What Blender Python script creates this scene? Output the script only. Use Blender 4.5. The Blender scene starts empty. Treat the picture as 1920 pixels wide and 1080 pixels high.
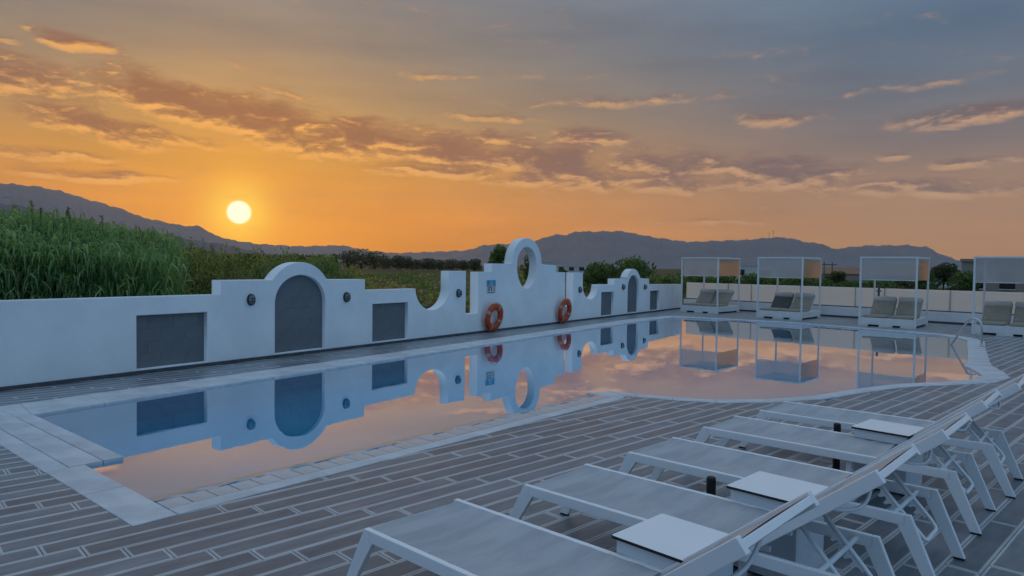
import bpy, bmesh, math, random
from mathutils import Vector, Matrix

random.seed(7)
sc = bpy.context.scene
col = sc.collection
R = math.radians


def lin(r, g, b, k=1.0):
    o = []
    for c in (r, g, b):
        c /= 255.0
        o.append((c / 12.92 if c <= 0.04045 else ((c + 0.055) / 1.055) ** 2.4) * k)
    return (o[0], o[1], o[2], 1.0)


# ------------------------------------------------------------------ camera
EYE = Vector((0, 0, 1.65))
FPX, PITCH, ROLL = 1300.0, math.atan(41 / 1300.0), 0.0134
fw = Vector((0, math.cos(PITCH), -math.sin(PITCH)))
rt = Vector((1, 0, 0))
up = rt.cross(fw)
cr, sr = math.cos(ROLL), math.sin(ROLL)
camR, camU = rt * cr + up * sr, up * cr - rt * sr
cam = bpy.data.cameras.new('camera')
cam.sensor_width, cam.lens = 36.0, FPX / 1920 * 36
cam.clip_start, cam.clip_end = 0.05, 40000
camo = bpy.data.objects.new('camera', cam)
col.objects.link(camo)
mw = Matrix((camR, camU, -fw)).transposed().to_4x4()
mw.translation = EYE
camo.matrix_world = mw
sc.camera = camo


def in_view(p, margin=0.0):
    v = Vector(p) - EYE
    z = v.dot(fw)
    if z < 0.3:
        return None
    x, y = 960 + FPX * v.dot(camR) / z, 540 - FPX * v.dot(camU) / z
    return (x, y, z) if (-margin < x < 1920 + margin and -margin < y < 1080 + margin) else None


# ------------------------------------------------------------------ colour management / render
sc.view_settings.view_transform = 'Standard'
sc.view_settings.look = 'None'
sc.view_settings.gamma = 1
sc.view_settings.exposure = 0.0
sc.view_settings.use_curve_mapping = False
try:
    sc.cycles.use_denoising = True
    sc.cycles.max_bounces = 8
    sc.cycles.diffuse_bounces = 3
    sc.cycles.use_adaptive_sampling = True
    sc.cycles.adaptive_threshold = 0.02
    sc.cycles.transparent_max_bounces = 12
    sc.cycles.volume_bounces = 0
except Exception:
    pass

# ------------------------------------------------------------------ world: dusk sky with a low sun and a bank of clouds
SUN_AZ, SUN_EL = -21.51, 3.84
world = bpy.data.worlds.new('World')
sc.world = world
world.use_nodes = True
try:
    world.cycles.sampling_method = 'MANUAL'
    world.cycles.sample_map_resolution = 512
except Exception:
    pass


class NT:
    """small helper to write node maths as expressions"""

    def __init__(s, tree):
        s.t = tree

    def node(s, typ, **kw):
        n = s.t.nodes.new(typ)
        for k, v in kw.items():
            setattr(n, k, v)
        return n

    def plug(s, sock, v):
        if isinstance(v, (int, float)):
            sock.default_value = v
        elif isinstance(v, tuple):
            sock.default_value = v if len(v) == len(sock.default_value) else v[:len(sock.default_value)]
        else:
            s.t.links.new(v, sock)

    def m(s, op, a, b=None, c=None, clamp=False):
        n = s.node('ShaderNodeMath', operation=op, use_clamp=clamp)
        s.plug(n.inputs[0], a)
        if b is not None:
            s.plug(n.inputs[1], b)
        if c is not None:
            s.plug(n.inputs[2], c)
        return n.outputs[0]

    def smooth(s, x, a, b, lo=0.0, hi=1.0):
        n = s.node('ShaderNodeMapRange', interpolation_type='SMOOTHSTEP')
        s.plug(n.inputs[0], x)
        for i, v in enumerate((a, b, lo, hi)):
            s.plug(n.inputs[i + 1], v)
        return n.outputs[0]

    def mix(s, f, a, b, blend='MIX', clamp=False):
        n = s.node('ShaderNodeMix', data_type='RGBA', blend_type=blend)
        n.clamp_result = clamp
        s.plug(n.inputs[0], f)
        s.plug(n.inputs[6], a)
        s.plug(n.inputs[7], b)
        return n.outputs[2]

    def ramp(s, f, stops, interp='LINEAR'):
        n = s.node('ShaderNodeValToRGB')
        n.color_ramp.interpolation = interp
        el = n.color_ramp.elements
        while len(el) < len(stops):
            el.new(0.5)
        for e, (p, c) in zip(el, stops):
            e.position, e.color = p, c
        s.plug(n.inputs[0], f)
        return n.outputs[0]

    def xyz(s, x, y, z):
        n = s.node('ShaderNodeCombineXYZ')
        for i, v in enumerate((x, y, z)):
            s.plug(n.inputs[i], v)
        return n.outputs[0]

    def noise(s, vec, scale=1.0, detail=4.0, rough=0.5, dist=0.0):
        n = s.node('ShaderNodeTexNoise')
        if vec is not None:
            s.plug(n.inputs['Vector'], vec)
        n.inputs['Scale'].default_value = scale
        n.inputs['Detail'].default_value = detail
        n.inputs['Roughness'].default_value = rough
        n.inputs['Distortion'].default_value = dist
        return n.outputs[0]


BLOBS = [(-37, 12.2, 6.5, 1.5, -.09, .98), (-27, 11.9, 5, 1.5, -.1, 1.02), (-21, 11.0, 6, 1.6, -.1, 1.08),
         (-13.5, 10.2, 7, 1.6, -.08, 1.02), (-5, 9.3, 7, 1.8, -.1, 1.02), (2.5, 8.3, 5.2, 2.2, -.1, 1.1),
         (6.5, 10.4, 3.6, .7, -.05, .85), (12, 8.3, 5.2, 1.5, -.1, .92), (21.5, 7.4, 4.8, 1.5, -.12, 1.0),
         (28, 5.9, 9, .7, -.03, .78), (-31, 9.5, 5.5, 1.05, -.15, .86), (-26.5, 8.7, 3.6, .5, -.05, .82),
         (-35, 7.0, 5, .5, 0, .75), (-30, 5.9, 5, .4, 0, .75), (-7, 7.5, 5, .55, 0, .88),
         (-31.8, 14.7, 2.8, .55, -.15, .84), (-36.5, 14.2, 1.6, .3, 0, .7), (20.6, 11.4, 3.6, .6, .0, .66),
         (32.8, 10.6, 5, .75, .05, .88), (33.5, 7.4, 2.4, .5, 0, .74), (28.7, 8, 1.6, .35, 0, .62),
         (-15, 8.9, 7, .9, -.1, .82), (4, 6.9, 5.5, .8, -.02, .85), (-2, 11.9, 5, .4, -.04, .52), (-3, 15.2, 6, .35, 0, .46), (13, 6.6, 6, .7, -.03, .78), (30, 13.0, 5, .35, .03, .42),
         (15.5, 3.6, 4.5, .35, 0, .62), (10, 13.2, 8, .6, 0, .55), (-18, 12.95, 2.4, .3, -.08, .5)]
g = bpy.data.node_groups.new('CloudDensity', 'ShaderNodeTree')
g.interface.new_socket('Az', in_out='INPUT', socket_type='NodeSocketFloat')
g.interface.new_socket('El', in_out='INPUT', socket_type='NodeSocketFloat')
g.interface.new_socket('Density', in_out='OUTPUT', socket_type='NodeSocketFloat')
N = NT(g)
gi, go = N.node('NodeGroupInput'), N.node('NodeGroupOutput')
gaz, gel = gi.outputs[0], gi.outputs[1]
wv = N.xyz(N.m('MULTIPLY', gaz, .16), N.m('MULTIPLY', gel, .5), 3.1)
w1 = N.m('SUBTRACT', N.noise(wv, 1.0, 1, .5), .5)
az2 = N.m('MULTIPLY_ADD', w1, 3.0, gaz)
el2 = N.m('MULTIPLY_ADD', w1, 1.1, gel)
acc = None
for (a0, e0, ra, re, sl, w) in BLOBS:
    ra, re = ra * 1.35, re * 1.35
    X = N.m('MULTIPLY_ADD', az2, 1 / ra, -a0 / ra)
    Y = N.m('MULTIPLY_ADD', el2, 1 / re, N.m('MULTIPLY_ADD', az2, -sl / re, (sl * a0 - e0) / re))
    q = N.m('MULTIPLY_ADD', X, X, N.m('MULTIPLY', Y, Y))
    b = N.m('MULTIPLY_ADD', q, -w, w)
    acc = N.m('MAXIMUM', b, 0.0 if acc is None else acc)
# the same kind of broken cloud goes on all round, outside the picture
outer = N.m('MULTIPLY', N.smooth(N.m('ABSOLUTE', gaz), 38, 60),
            N.m('POWER', 2.718, N.m('MULTIPLY', N.m('POWER', N.m('MULTIPLY', N.m('SUBTRACT', gel, 11), .09), 2), -1)))
acc = N.m('MAXIMUM', acc, N.m('MULTIPLY', outer, .45))
f1 = N.noise(N.xyz(N.m('MULTIPLY', gaz, .30), N.m('MULTIPLY', gel, .95), 0.7), 1.0, 6, .62, .4)
f2 = N.noise(N.xyz(N.m('MULTIPLY', gaz, 1.1), N.m('MULTIPLY', gel, 2.6), 5.7), 1.0, 3, .6)
fb = N.m('ADD', N.m('MULTIPLY', N.m('SUBTRACT', f1, .5), 1.85), N.m('MULTIPLY', N.m('SUBTRACT', f2, .5), .45))
N.plug(go.inputs[0], N.smooth(N.m('ADD', acc, fb), .06, 1.05))

W = NT(world.node_tree)
world.node_tree.nodes.clear()
tc = W.node('ShaderNodeTexCoord').outputs['Generated']
sep = W.node('ShaderNodeSeparateXYZ')
W.plug(sep.inputs[0], tc)
dx_, dy_, dz_ = sep.outputs
AZ = W.m('MULTIPLY', W.m('ARCTAN2', dx_, dy_), 57.2958)
EL = W.m('MULTIPLY', W.m('ARCSINE', dz_), 57.2958)
ELc = W.m('MULTIPLY', W.m('MAXIMUM', EL, 0.0), 1 / 90.0)
sv = Vector((math.sin(R(SUN_AZ)) * math.cos(R(SUN_EL)), math.cos(R(SUN_AZ)) * math.cos(R(SUN_EL)), math.sin(R(SUN_EL))))
dot = W.node('ShaderNodeVectorMath', operation='DOT_PRODUCT')
W.plug(dot.inputs[0], tc)
dot.inputs[1].default_value = sv
TH = W.m('MULTIPLY', W.m('ARCCOSINE', W.m('MINIMUM', dot.outputs['Value'], 1.0)), 57.2958)
DAZ = W.m('ABSOLUTE', W.m('SUBTRACT', AZ, SUN_AZ))
DAZ = W.m('MINIMUM', DAZ, W.m('SUBTRACT', 360.0, DAZ))
def lv(r, g_, b_):
    return (r, g_, b_, 1)


ZEN = lv(.60, .71, .86)  # overhead sky made brighter than the part in view, to light level surfaces
sun_side = W.ramp(ELc, [(0, lv(.88, .270, .0)), (4 / 90, lv(.91, .300, .0)), (8 / 90, lv(.75, .330, .035)), (12 / 90, lv(.50, .30, .12)),
                        (16.5 / 90, lin(152, 135, 117)), (21 / 90, lin(134, 130, 128)), (45 / 90, lv(.36, .44, .54)), (1, ZEN)])
away = W.ramp(ELc, [(0, lv(.50, .265, .125)), (3 / 90, lv(.50, .270, .135)), (6 / 90, lv(.42, .25, .15)), (9 / 90, lin(132, 119, 116)),
                    (13 / 90, lin(108, 116, 128)), (17 / 90, lin(93, 114, 136)), (45 / 90, lv(.27, .43, .64)), (1, ZEN)])
oppo = W.ramp(ELc, [(0, lv(.20, .31, .47)), (8 / 90, lv(.15, .34, .58)), (20 / 90, lv(.155, .405, .71)), (45 / 90, lv(.27, .49, .76)), (1, ZEN)])  # blue sky behind the camera, raised to light the wall face
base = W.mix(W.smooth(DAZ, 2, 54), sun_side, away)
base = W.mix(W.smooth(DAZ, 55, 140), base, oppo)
# physical sky light of the same low sun, added faintly
nish = W.node('ShaderNodeTexSky', sky_type='NISHITA', sun_disc=False)
nish.sun_elevation, nish.sun_rotation = R(SUN_EL), R(SUN_AZ)
nish.air_density, nish.dust_density, nish.ozone_density = 1.0, 1.0, 3.0
NISH_K = 0.004
# soft streaks of high haze
hz = W.noise(W.xyz(W.m('MULTIPLY', AZ, .07), W.m('MULTIPLY', EL, .42), 1.3), 1.0, 3, .55)
base = W.mix(1.0, base, W.ramp(hz, [(0.25, (.86, .86, .88, 1)), (0.75, (1.12, 1.10, 1.06, 1))]), 'MULTIPLY')
# glow round the sun
glow = W.m('POWER', 2.718, W.m('MULTIPLY', TH, -1 / 5.0))
glow = W.m('MULTIPLY', glow, W.smooth(hz, .2, .8, .75, 1.1))
base = W.mix(glow, base, lv(1.2, .47, .0))
tight = W.m('POWER', 2.718, W.m('MULTIPLY', W.m('POWER', W.m('MULTIPLY', TH, 1 / 2.1), 2), -1))
base = W.mix(tight, base, lv(1.35, .80, .04))


def cloud(az, el):
    n = W.node('ShaderNodeGroup')
    n.node_tree = g
    W.plug(n.inputs[0], az)
    W.plug(n.inputs[1], el)
    return n.outputs[0]


d0 = cloud(AZ, EL)
toS = W.m('MINIMUM', W.m('MAXIMUM', W.m('MULTIPLY', W.m('SUBTRACT', SUN_AZ, AZ), 1 / 12.0), -1.0), 1.0)
d1 = cloud(W.m('MULTIPLY_ADD', toS, .35, AZ), W.m('SUBTRACT', EL, .36))
litf = W.m('MULTIPLY_ADD', W.m('SUBTRACT', d0, d1), 2.3, W.m('MULTIPLY', W.m('SUBTRACT', 1.0, d0), .30), clamp=True)
warm = W.m('POWER', 2.718, W.m('MULTIPLY', W.m('POWER', W.m('MULTIPLY', TH, 1 / 27.0), 2), -1))
body = W.mix(warm, lin(116, 100, 102), lin(162, 100, 54))
rim = W.mix(warm, lin(204, 160, 124), lv(1.08, .48, .075))
cc = W.mix(litf, body, rim)
cop = W.m('MULTIPLY', d0, W.smooth(EL, 1.0, 4.0, 0.35, .92))
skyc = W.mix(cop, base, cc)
disc = W.smooth(TH, 1.0, .70)
skyc = W.mix(disc, skyc, lv(1.9, 1.5, 1.0))
SKY_GAIN = 0.96
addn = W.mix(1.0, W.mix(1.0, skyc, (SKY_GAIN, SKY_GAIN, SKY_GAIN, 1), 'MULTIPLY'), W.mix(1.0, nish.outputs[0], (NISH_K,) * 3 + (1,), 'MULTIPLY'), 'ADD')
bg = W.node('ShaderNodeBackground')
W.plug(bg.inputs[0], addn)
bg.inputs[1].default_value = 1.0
wo = W.node('ShaderNodeOutputWorld')
W.plug(wo.inputs[0], bg.outputs[0])

sun = bpy.data.lights.new('sun', 'SUN')
sun.energy, sun.angle, sun.color = 0.5, R(2.0), (1.0, .48, .10)
suno = bpy.data.objects.new('sun', sun)
suno.rotation_euler = (-sv).to_track_quat('-Z', 'Y').to_euler()
col.objects.link(suno)


# ------------------------------------------------------------------ materials
def mat(name, c, rough=.6, spec=.5, metal=0.0, var=0.0, scale=6.0, bump=0.0, bscale=60.0, detail=4, c2=None, coat=0.0, objvar=0.0, stretch=None):
    m = bpy.data.materials.new(name)
    m.use_nodes = True
    n = NT(m.node_tree)
    p = m.node_tree.nodes['Principled BSDF']
    p.inputs['Roughness'].default_value = rough
    p.inputs['Specular IOR Level'].default_value = spec
    p.inputs['Metallic'].default_value = metal
    p.inputs['Coat Weight'].default_value = coat
    cv = (c[0], c[1], c[2], 1)
    p.inputs['Base Color'].default_value = cv
    tcn = n.node('ShaderNodeTexCoord').outputs['Object']
    if stretch:
        mp = n.node('ShaderNodeMapping')
        mp.inputs['Scale'].default_value = stretch
        n.plug(mp.inputs[0], tcn)
        tcn = mp.outputs[0]
    out = cv
    if var or c2:
        nz = n.noise(tcn, scale, detail, .6)
        b2 = (c2[0], c2[1], c2[2], 1) if c2 else tuple(v * (1 - var) for v in cv[:3]) + (1,)
        out = n.mix(n.smooth(nz, .3, .7), cv, b2)
    if objvar:
        oi = n.node('ShaderNodeObjectInfo').outputs['Random']
        k = n.m('MULTIPLY_ADD', oi, 2 * objvar, 1 - objvar)
        out = n.mix(1.0, out, n.xyz(k, k, k), 'MULTIPLY')
    if not isinstance(out, tuple):
        n.plug(p.inputs['Base Color'], out)
    if bump:
        bn = n.node('ShaderNodeBump')
        bn.inputs['Strength'].default_value = bump
        bn.inputs['Distance'].default_value = .01
        n.plug(bn.inputs['Height'], n.noise(tcn, bscale, 5, .6))
        n.plug(p.inputs['Normal'], bn.outputs[0])
    return m


M = {}
M['plaster'] = mat('white_plaster', (.86, .86, .86), .8, .3, c2=(.77, .775, .78), scale=1.3, bump=.4, bscale=28, detail=9)
M['block'] = mat('grey_painted_block', (.17, .18, .19), .75, .3, var=.12, scale=9, bump=.3, bscale=70, objvar=.05)
M['skirt'] = mat('dark_skirting', (.10, .10, .105), .7, .3, var=.3, scale=8)
M['frame'] = mat('white_aluminium', (.86, .86, .87), .35, .5, var=.04, scale=4)
M['frame_far'] = mat('cream_painted_timber', (.80, .78, .76), .5, .4, var=.08, scale=5)
M['sling'] = mat('grey_mesh_sling', (.47, .475, .485), .65, .3, c2=(.36, .375, .40), scale=2.0, detail=7, bump=.15, bscale=240, stretch=(5.0, 1.0, 1))
M['sleeve'] = mat('taupe_sleeve', (.27, .235, .21), .8, .3, var=.2, scale=10)
M['tabletop'] = mat('white_laminate', (.90, .90, .90), .3, .5, var=.03, scale=3)
M['tablebody'] = mat('white_table_body', (.62, .66, .70), .5, .4)
M['black'] = mat('black_plastic', (.012, .012, .013), .5, .4)
M['chrome'] = mat('brushed_steel', (.62, .62, .62), .18, .5, metal=1.0)
M['buoy'] = mat('orange_buoy', (.58, .065, .016), .5, .5, var=.35, scale=14)
M['buoyband'] = mat('buoy_band', (.55, .30, .17), .6, .4, var=.2, scale=20)
M['rope'] = mat('buoy_rope', (.45, .32, .22), .8, .3)
M['signwhite'] = mat('sign_white', (.55, .56, .58), .5, .4)
M['signblue'] = mat('sign_blue', (.02, .30, .50), .45, .5)
M['signred'] = mat('sign_red', (.35, .12, .12), .5, .4)
M['signdark'] = mat('sign_dark', (.05, .06, .08), .5, .4)
M['signskin'] = mat('sign_figure', (.42, .40, .40), .5, .4)
M['lampbody'] = mat('dark_lamp_metal', (.035, .037, .04), .5, .5, var=.4, scale=20)
M['lampglass'] = mat('lamp_glass', (.22, .23, .25), .25, .6)
M['cushion'] = mat('taupe_cushion', (.40, .345, .27), .9, .2, var=.12, scale=8, bump=.2, bscale=120)
M['cushion_dark'] = mat('dark_taupe_cushion', (.13, .125, .12), .9, .2, var=.12, scale=8)
M['bolster'] = mat('pale_bolster', (.62, .57, .52), .9, .2, var=.08, scale=8)
M['metaldark'] = mat('dark_grey_metal', (.08, .08, .085), .5, .5)
M['marble'] = mat('pale_marble', (.66, .67, .68), .4, .45, c2=(.47, .49, .52), scale=2.6, bump=.12, bscale=22, detail=8, objvar=.06)
M['wetstone'] = mat('wet_pale_stone', (.50, .53, .56), .16, .5, var=.16, scale=5, bump=.2, bscale=12, detail=6, objvar=.05)
M['grout'] = mat('dark_grout', (.055, .055, .06), .85, .2)
M['housewhite'] = mat('house_white', (.62, .58, .54), .8, .3, var=.1)
M['housetan'] = mat('house_tan', (.34, .29, .24), .8, .3, var=.1)
M['rooftile'] = mat('terracotta_roof', (.32, .17, .10), .8, .3, var=.25, scale=2)
M['pane'] = mat('dark_pane', (.02, .022, .025), .1, .6)
M['carwhite'] = mat('car_white', (.62, .63, .65), .25, .5, coat=.4)
M['carsilver'] = mat('car_silver', (.33, .34, .36), .25, .5, coat=.4)
M['tyre'] = mat('tyre', (.02, .02, .02), .8, .3)
M['bark'] = mat('bark', (.09, .07, .05), .9, .2, var=.4, scale=12, bump=.4, bscale=30)
for k, c in {'leafA': (.12, .19, .06), 'leafB': (.18, .25, .08), 'leafC': (.07, .12, .04),
             'reedA': (.24, .37, .15), 'reedB': (.16, .28, .11), 'reedC': (.38, .48, .23), 'reedD': (.08, .15, .06),
             'tamA': (.36, .35, .12), 'tamB': (.26, .28, .09), 'tamC': (.15, .19, .07),
             'dryA': (.20, .15, .085), 'farA': (.15, .135, .10), 'farB': (.10, .10, .072)}.items():
    m = mat('foliage_' + k, c, .6, .25, var=.3, scale=3)
    nt = NT(m.node_tree)
    p = m.node_tree.nodes['Principled BSDF']
    tr = nt.node('ShaderNodeBsdfTranslucent')
    tr.inputs[0].default_value = (c[0] * 1.5, c[1] * 1.5, c[2] * .9, 1)
    mx = nt.node('ShaderNodeMixShader')
    mx.inputs[0].default_value = .42
    m.node_tree.links.new(p.outputs[0], mx.inputs[1])
    m.node_tree.links.new(tr.outputs[0], mx.inputs[2])
    m.node_tree.links.new(mx.outputs[0], m.node_tree.nodes['Material Output'].inputs[0])
    M[k] = m


def fabric_mat(name, c, translucency, rough=.9, sheer=0.0):
    m = mat(name, c, rough, .2, var=.05, scale=30, bump=.05, bscale=200)
    n = NT(m.node_tree)
    tr = n.node('ShaderNodeBsdfTranslucent')
    tr.inputs[0].default_value = (c[0], c[1], c[2], 1)
    mx = n.node('ShaderNodeMixShader')
    mx.inputs[0].default_value = translucency
    m.node_tree.links.new(m.node_tree.nodes['Principled BSDF'].outputs[0], mx.inputs[1])
    m.node_tree.links.new(tr.outputs[0], mx.inputs[2])
    res = mx.outputs[0]
    if sheer:
        m2 = n.node('ShaderNodeMixShader')
        m2.inputs[0].default_value = sheer
        m.node_tree.links.new(res, m2.inputs[1])
        m.node_tree.links.new(n.node('ShaderNodeBsdfTransparent').outputs[0], m2.inputs[2])
        res = m2.outputs[0]
    m.node_tree.links.new(res, m.node_tree.nodes['Material Output'].inputs[0])
    return m


M['valance'] = fabric_mat('pale_grey_screen', (.70, .69, .68), .5, sheer=.22)
M['sidescreen'] = fabric_mat('backlit_screen', (.72, .50, .32), .75, sheer=.12)  # tan glow of the sun behind is put into the cloth colour
M['roofcloth'] = fabric_mat('canopy_cloth', (.45, .46, .47), .3)
M['milkglass'] = fabric_mat('frosted_glass', (1.0, .97, .92), .85, .25)

# deck tiles: dark wood-look face, pale border; brightness differs from tile to tile
def tile_mat(name, c, c2, rough, amp):
    m = bpy.data.materials.new(name)
    m.use_nodes = True
    n = NT(m.node_tree)
    p = m.node_tree.nodes['Principled BSDF']
    geo = n.node('ShaderNodeNewGeometry').outputs['Position']
    mp = n.node('ShaderNodeMapping', vector_type='TEXTURE')
    mp.inputs['Rotation'].default_value = (0, 0, R(43.94))
    n.plug(mp.inputs[0], geo)
    s = n.node('ShaderNodeMapping')
    s.inputs['Scale'].default_value = (2.2, 11, 1)
    n.plug(s.inputs[0], mp.outputs[0])
    grain = n.noise(s.outputs[0], 1.0, 7, .65)
    stain = n.noise(geo, .9, 5, .6)
    oi = n.node('ShaderNodeObjectInfo').outputs['Random']
    at = n.node('ShaderNodeAttribute', attribute_name='tone').outputs['Fac']
    tone = n.m('FRACT', n.m('ADD', n.m('MULTIPLY', oi, 7.13), at))
    k = n.m('MULTIPLY_ADD', tone, 2 * amp, 1 - amp)
    base = n.mix(n.smooth(grain, .3, .72), c + (1,), c2 + (1,))
    base = n.mix(1.0, base, n.xyz(k, k, k), 'MULTIPLY')
    base = n.mix(n.smooth(stain, .5, .75, 0, .22), base, (.235, .25, .27, 1))
    n.plug(p.inputs['Base Color'], base)
    n.plug(p.inputs['Roughness'], n.m('MULTIPLY_ADD', n.noise(geo, 3.5, 5, .6), .34, rough - .17))
    p.inputs['Specular IOR Level'].default_value = .5
    p.inputs['Coat Weight'].default_value = .14
    p.inputs['Coat Roughness'].default_value = .17
    bn = n.node('ShaderNodeBump')
    bn.inputs['Strength'].default_value = .35
    bn.inputs['Distance'].default_value = .004
    n.plug(bn.inputs['Height'], grain)
    n.plug(p.inputs['Normal'], bn.outputs[0])
    return m


M['tile'] = tile_mat('deck_tile_face', (.180, .196, .216), (.105, .119, .137), .40, .24)
M['tileedge'] = tile_mat('deck_tile_border', (.50, .50, .50), (.40, .41, .42), .42, .10)

# pool water: boosted mirror over a blue basin
m = bpy.data.materials.new('pool_water')
m.use_nodes = True
n = NT(m.node_tree)
m.node_tree.nodes.clear()
gl = n.node('ShaderNodeBsdfGlossy')
gl.inputs['Color'].default_value = (1, 1, 1, 1)
gl.inputs['Roughness'].default_value = 0.0
rf = n.node('ShaderNodeBsdfRefraction')
rf.inputs['Color'].default_value = (.16, .86, 1.0, 1)
rf.inputs['Roughness'].default_value = 0.0
rf.inputs['IOR'].default_value = 1.33
fr = n.node('ShaderNodeFresnel')
fr.inputs['IOR'].default_value = 1.33
bn = n.node('ShaderNodeBump')
bn.inputs['Strength'].default_value = .035
bn.inputs['Distance'].default_value = .02
n.plug(bn.inputs['Height'], n.noise(n.node('ShaderNodeNewGeometry').outputs['Position'], 1.7, 3, .5))
for x in (gl, rf, fr):
    n.plug(x.inputs['Normal'], bn.outputs[0])
mx = n.node('ShaderNodeMixShader')
lr = n.node('ShaderNodeMapRange')
for q_, v_ in zip(range(1, 5), (.10, .50, .42, .90)):
    lr.inputs[q_].default_value = v_
n.plug(lr.inputs[0], fr.outputs[0])
front = n.m('MULTIPLY', lr.outputs[0], n.smooth(fr.outputs[0], .015, .09, .12, 1.0))
back = n.node('ShaderNodeNewGeometry').outputs['Backfacing']       # seen from under water: plain Fresnel
n.plug(mx.inputs[0], n.m('ADD', n.m('MULTIPLY', front, n.m('SUBTRACT', 1.0, back)), n.m('MULTIPLY', fr.outputs[0], back)))
n.plug(mx.inputs[1], rf.outputs[0])
n.plug(mx.inputs[2], gl.outputs[0])
n.plug(n.node('ShaderNodeOutputMaterial').inputs[0], mx.outputs[0])
M['water'] = m
M['basin'] = mat('blue_pool_lining', (.16, .72, .97), .5, .4, var=.10, scale=1.2)

# field
m = mat('field_ground', (.06, .075, .03), .95, .1)
n = NT(m.node_tree)
p = m.node_tree.nodes['Principled BSDF']
geo = n.node('ShaderNodeNewGeometry').outputs['Position']
mp = n.node('ShaderNodeMapping')
mp.inputs['Scale'].default_value = (.018, .05, 1)
mp.inputs['Rotation'].default_value = (0, 0, R(12))
n.plug(mp.inputs[0], geo)
n1 = n.noise(mp.outputs[0], 1.0, 6, .6)
n2 = n.noise(geo, .9, 5, .6)
c = n.ramp(n1, [(.36, (.050, .075, .026, 1)), (.47, (.075, .088, .034, 1)), (.54, (.145, .105, .06, 1)), (.66, (.060, .080, .030, 1))])
c = n.mix(n.smooth(n2, .3, .7), c, n.mix(1.0, c, (.6, .62, .6, 1), 'MULTIPLY'))
n.plug(p.inputs['Base Color'], c)
M['field'] = m
M['hill'] = mat('hazed_hillside', (.205, .195, .205), .95, .1, scale=.004, c2=(.175, .17, .18))  # farther ridges paler and purplish: distance haze put into the base colour
M['hill_near'] = mat('less_hazed_hillside', (.135, .135, .15), .95, .1, scale=.006, c2=(.11, .115, .125))  # nearer ridge darker, with less haze painted into its colour


# ------------------------------------------------------------------ mesh helpers
class MB:
    def __init__(s):
        s.v, s.f, s.mi = [], [], []

    def add(s, vs, fs, mi=0, T=None):
        o = len(s.v)
        s.v += [tuple(T @ Vector(p)) if T else tuple(p) for p in vs]
        s.f += [tuple(i + o for i in q) for q in fs]
        s.mi += [mi] * len(fs)
        return s

    def box(s, x0, x1, y0, y1, z0, z1, mi=0, T=None):
        return s.add([(x0, y0, z0), (x1, y0, z0), (x1, y1, z0), (x0, y1, z0), (x0, y0, z1), (x1, y0, z1), (x1, y1, z1), (x0, y1, z1)],
                     [(3, 2, 1, 0), (4, 5, 6, 7), (0, 1, 5, 4), (1, 2, 6, 5), (2, 3, 7, 6), (3, 0, 4, 7)], mi, T)

    def prism(s, poly, z0, z1, mi=0, T=None):
        k = len(poly)
        vs = [(x, y, z0) for x, y in poly] + [(x, y, z1) for x, y in poly]
        return s.add(vs, [tuple(range(k - 1, -1, -1)), tuple(range(k, 2 * k))] + [(i, (i + 1) % k, k + (i + 1) % k, k + i) for i in range(k)], mi, T)

    def bar(s, a, b, w, h, mi=0, up=(0, 0, 1), T=None):
        a, b = Vector(a), Vector(b)
        d = (b - a).normalized()
        sd = d.cross(Vector(up))
        if sd.length < 1e-4:
            sd = d.cross(Vector((0, 1, 0)))
        sd.normalize()
        u = sd.cross(d)
        sd, u = sd * w / 2, u * h / 2
        vs = [a - sd - u, a + sd - u, a + sd + u, a - sd + u, b - sd - u, b + sd - u, b + sd + u, b - sd + u]
        return s.add(vs, [(0, 1, 2, 3), (7, 6, 5, 4), (0, 4, 5, 1), (1, 5, 6, 2), (2, 6, 7, 3), (3, 7, 4, 0)], mi, T)

    def tube(s, pts, r, k=8, mi=0, T=None, closed=False):
        pts = [Vector(q) for q in pts]
        rs = r if isinstance(r, (list, tuple)) else [r] * len(pts)
        vs, n = [], len(pts)
        prev = None
        for i, q in enumerate(pts):
            if closed:
                d = pts[(i + 1) % n] - pts[i - 1]
            else:
                d = pts[min(i + 1, n - 1)] - pts[max(i - 1, 0)]
            d.normalize()
            a = prev - d * prev.dot(d) if prev else d.cross(Vector((.13, .31, .94)))
            if a.length < 1e-5:
                a = d.cross(Vector((1, 0, 0)))
            a.normalize()
            prev = a
            b = d.cross(a)
            vs += [q + (a * math.cos(2 * math.pi * j / k) + b * math.sin(2 * math.pi * j / k)) * rs[i] for j in range(k)]
        fs = []
        for i in range(n if closed else n - 1):
            i2 = (i + 1) % n
            fs += [(i * k + j, i * k + (j + 1) % k, i2 * k + (j + 1) % k, i2 * k + j) for j in range(k)]
        if not closed:
            fs += [tuple(range(k - 1, -1, -1)), tuple(range((n - 1) * k, n * k))]
        return s.add(vs, fs, mi, T)

    def grid(s, fn, nu, nv, mi=0, T=None):
        vs = [fn(i / nu, j / nv) for i in range(nu + 1) for j in range(nv + 1)]
        return s.add(vs, [(i * (nv + 1) + j, (i + 1) * (nv + 1) + j, (i + 1) * (nv + 1) + j + 1, i * (nv + 1) + j + 1) for i in range(nu) for j in range(nv)], mi, T)

    def mesh(s, name, mats, smooth=False):
        me = bpy.data.meshes.new(name)
        me.from_pydata(s.v, [], s.f)
        for m_ in (mats if isinstance(mats, (list, tuple)) else [mats]):
            me.materials.append(m_)
        me.polygons.foreach_set('material_index', s.mi)
        me.polygons.foreach_set('use_smooth', [smooth] * len(s.f))
        me.update()
        return me

    def obj(s, name, mats, parent=None, smooth=False, bevel=0.0, loc=None):
        o = bpy.data.objects.new(name, s.mesh(name, mats, smooth))
        return link(o, parent, bevel, loc)


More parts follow.
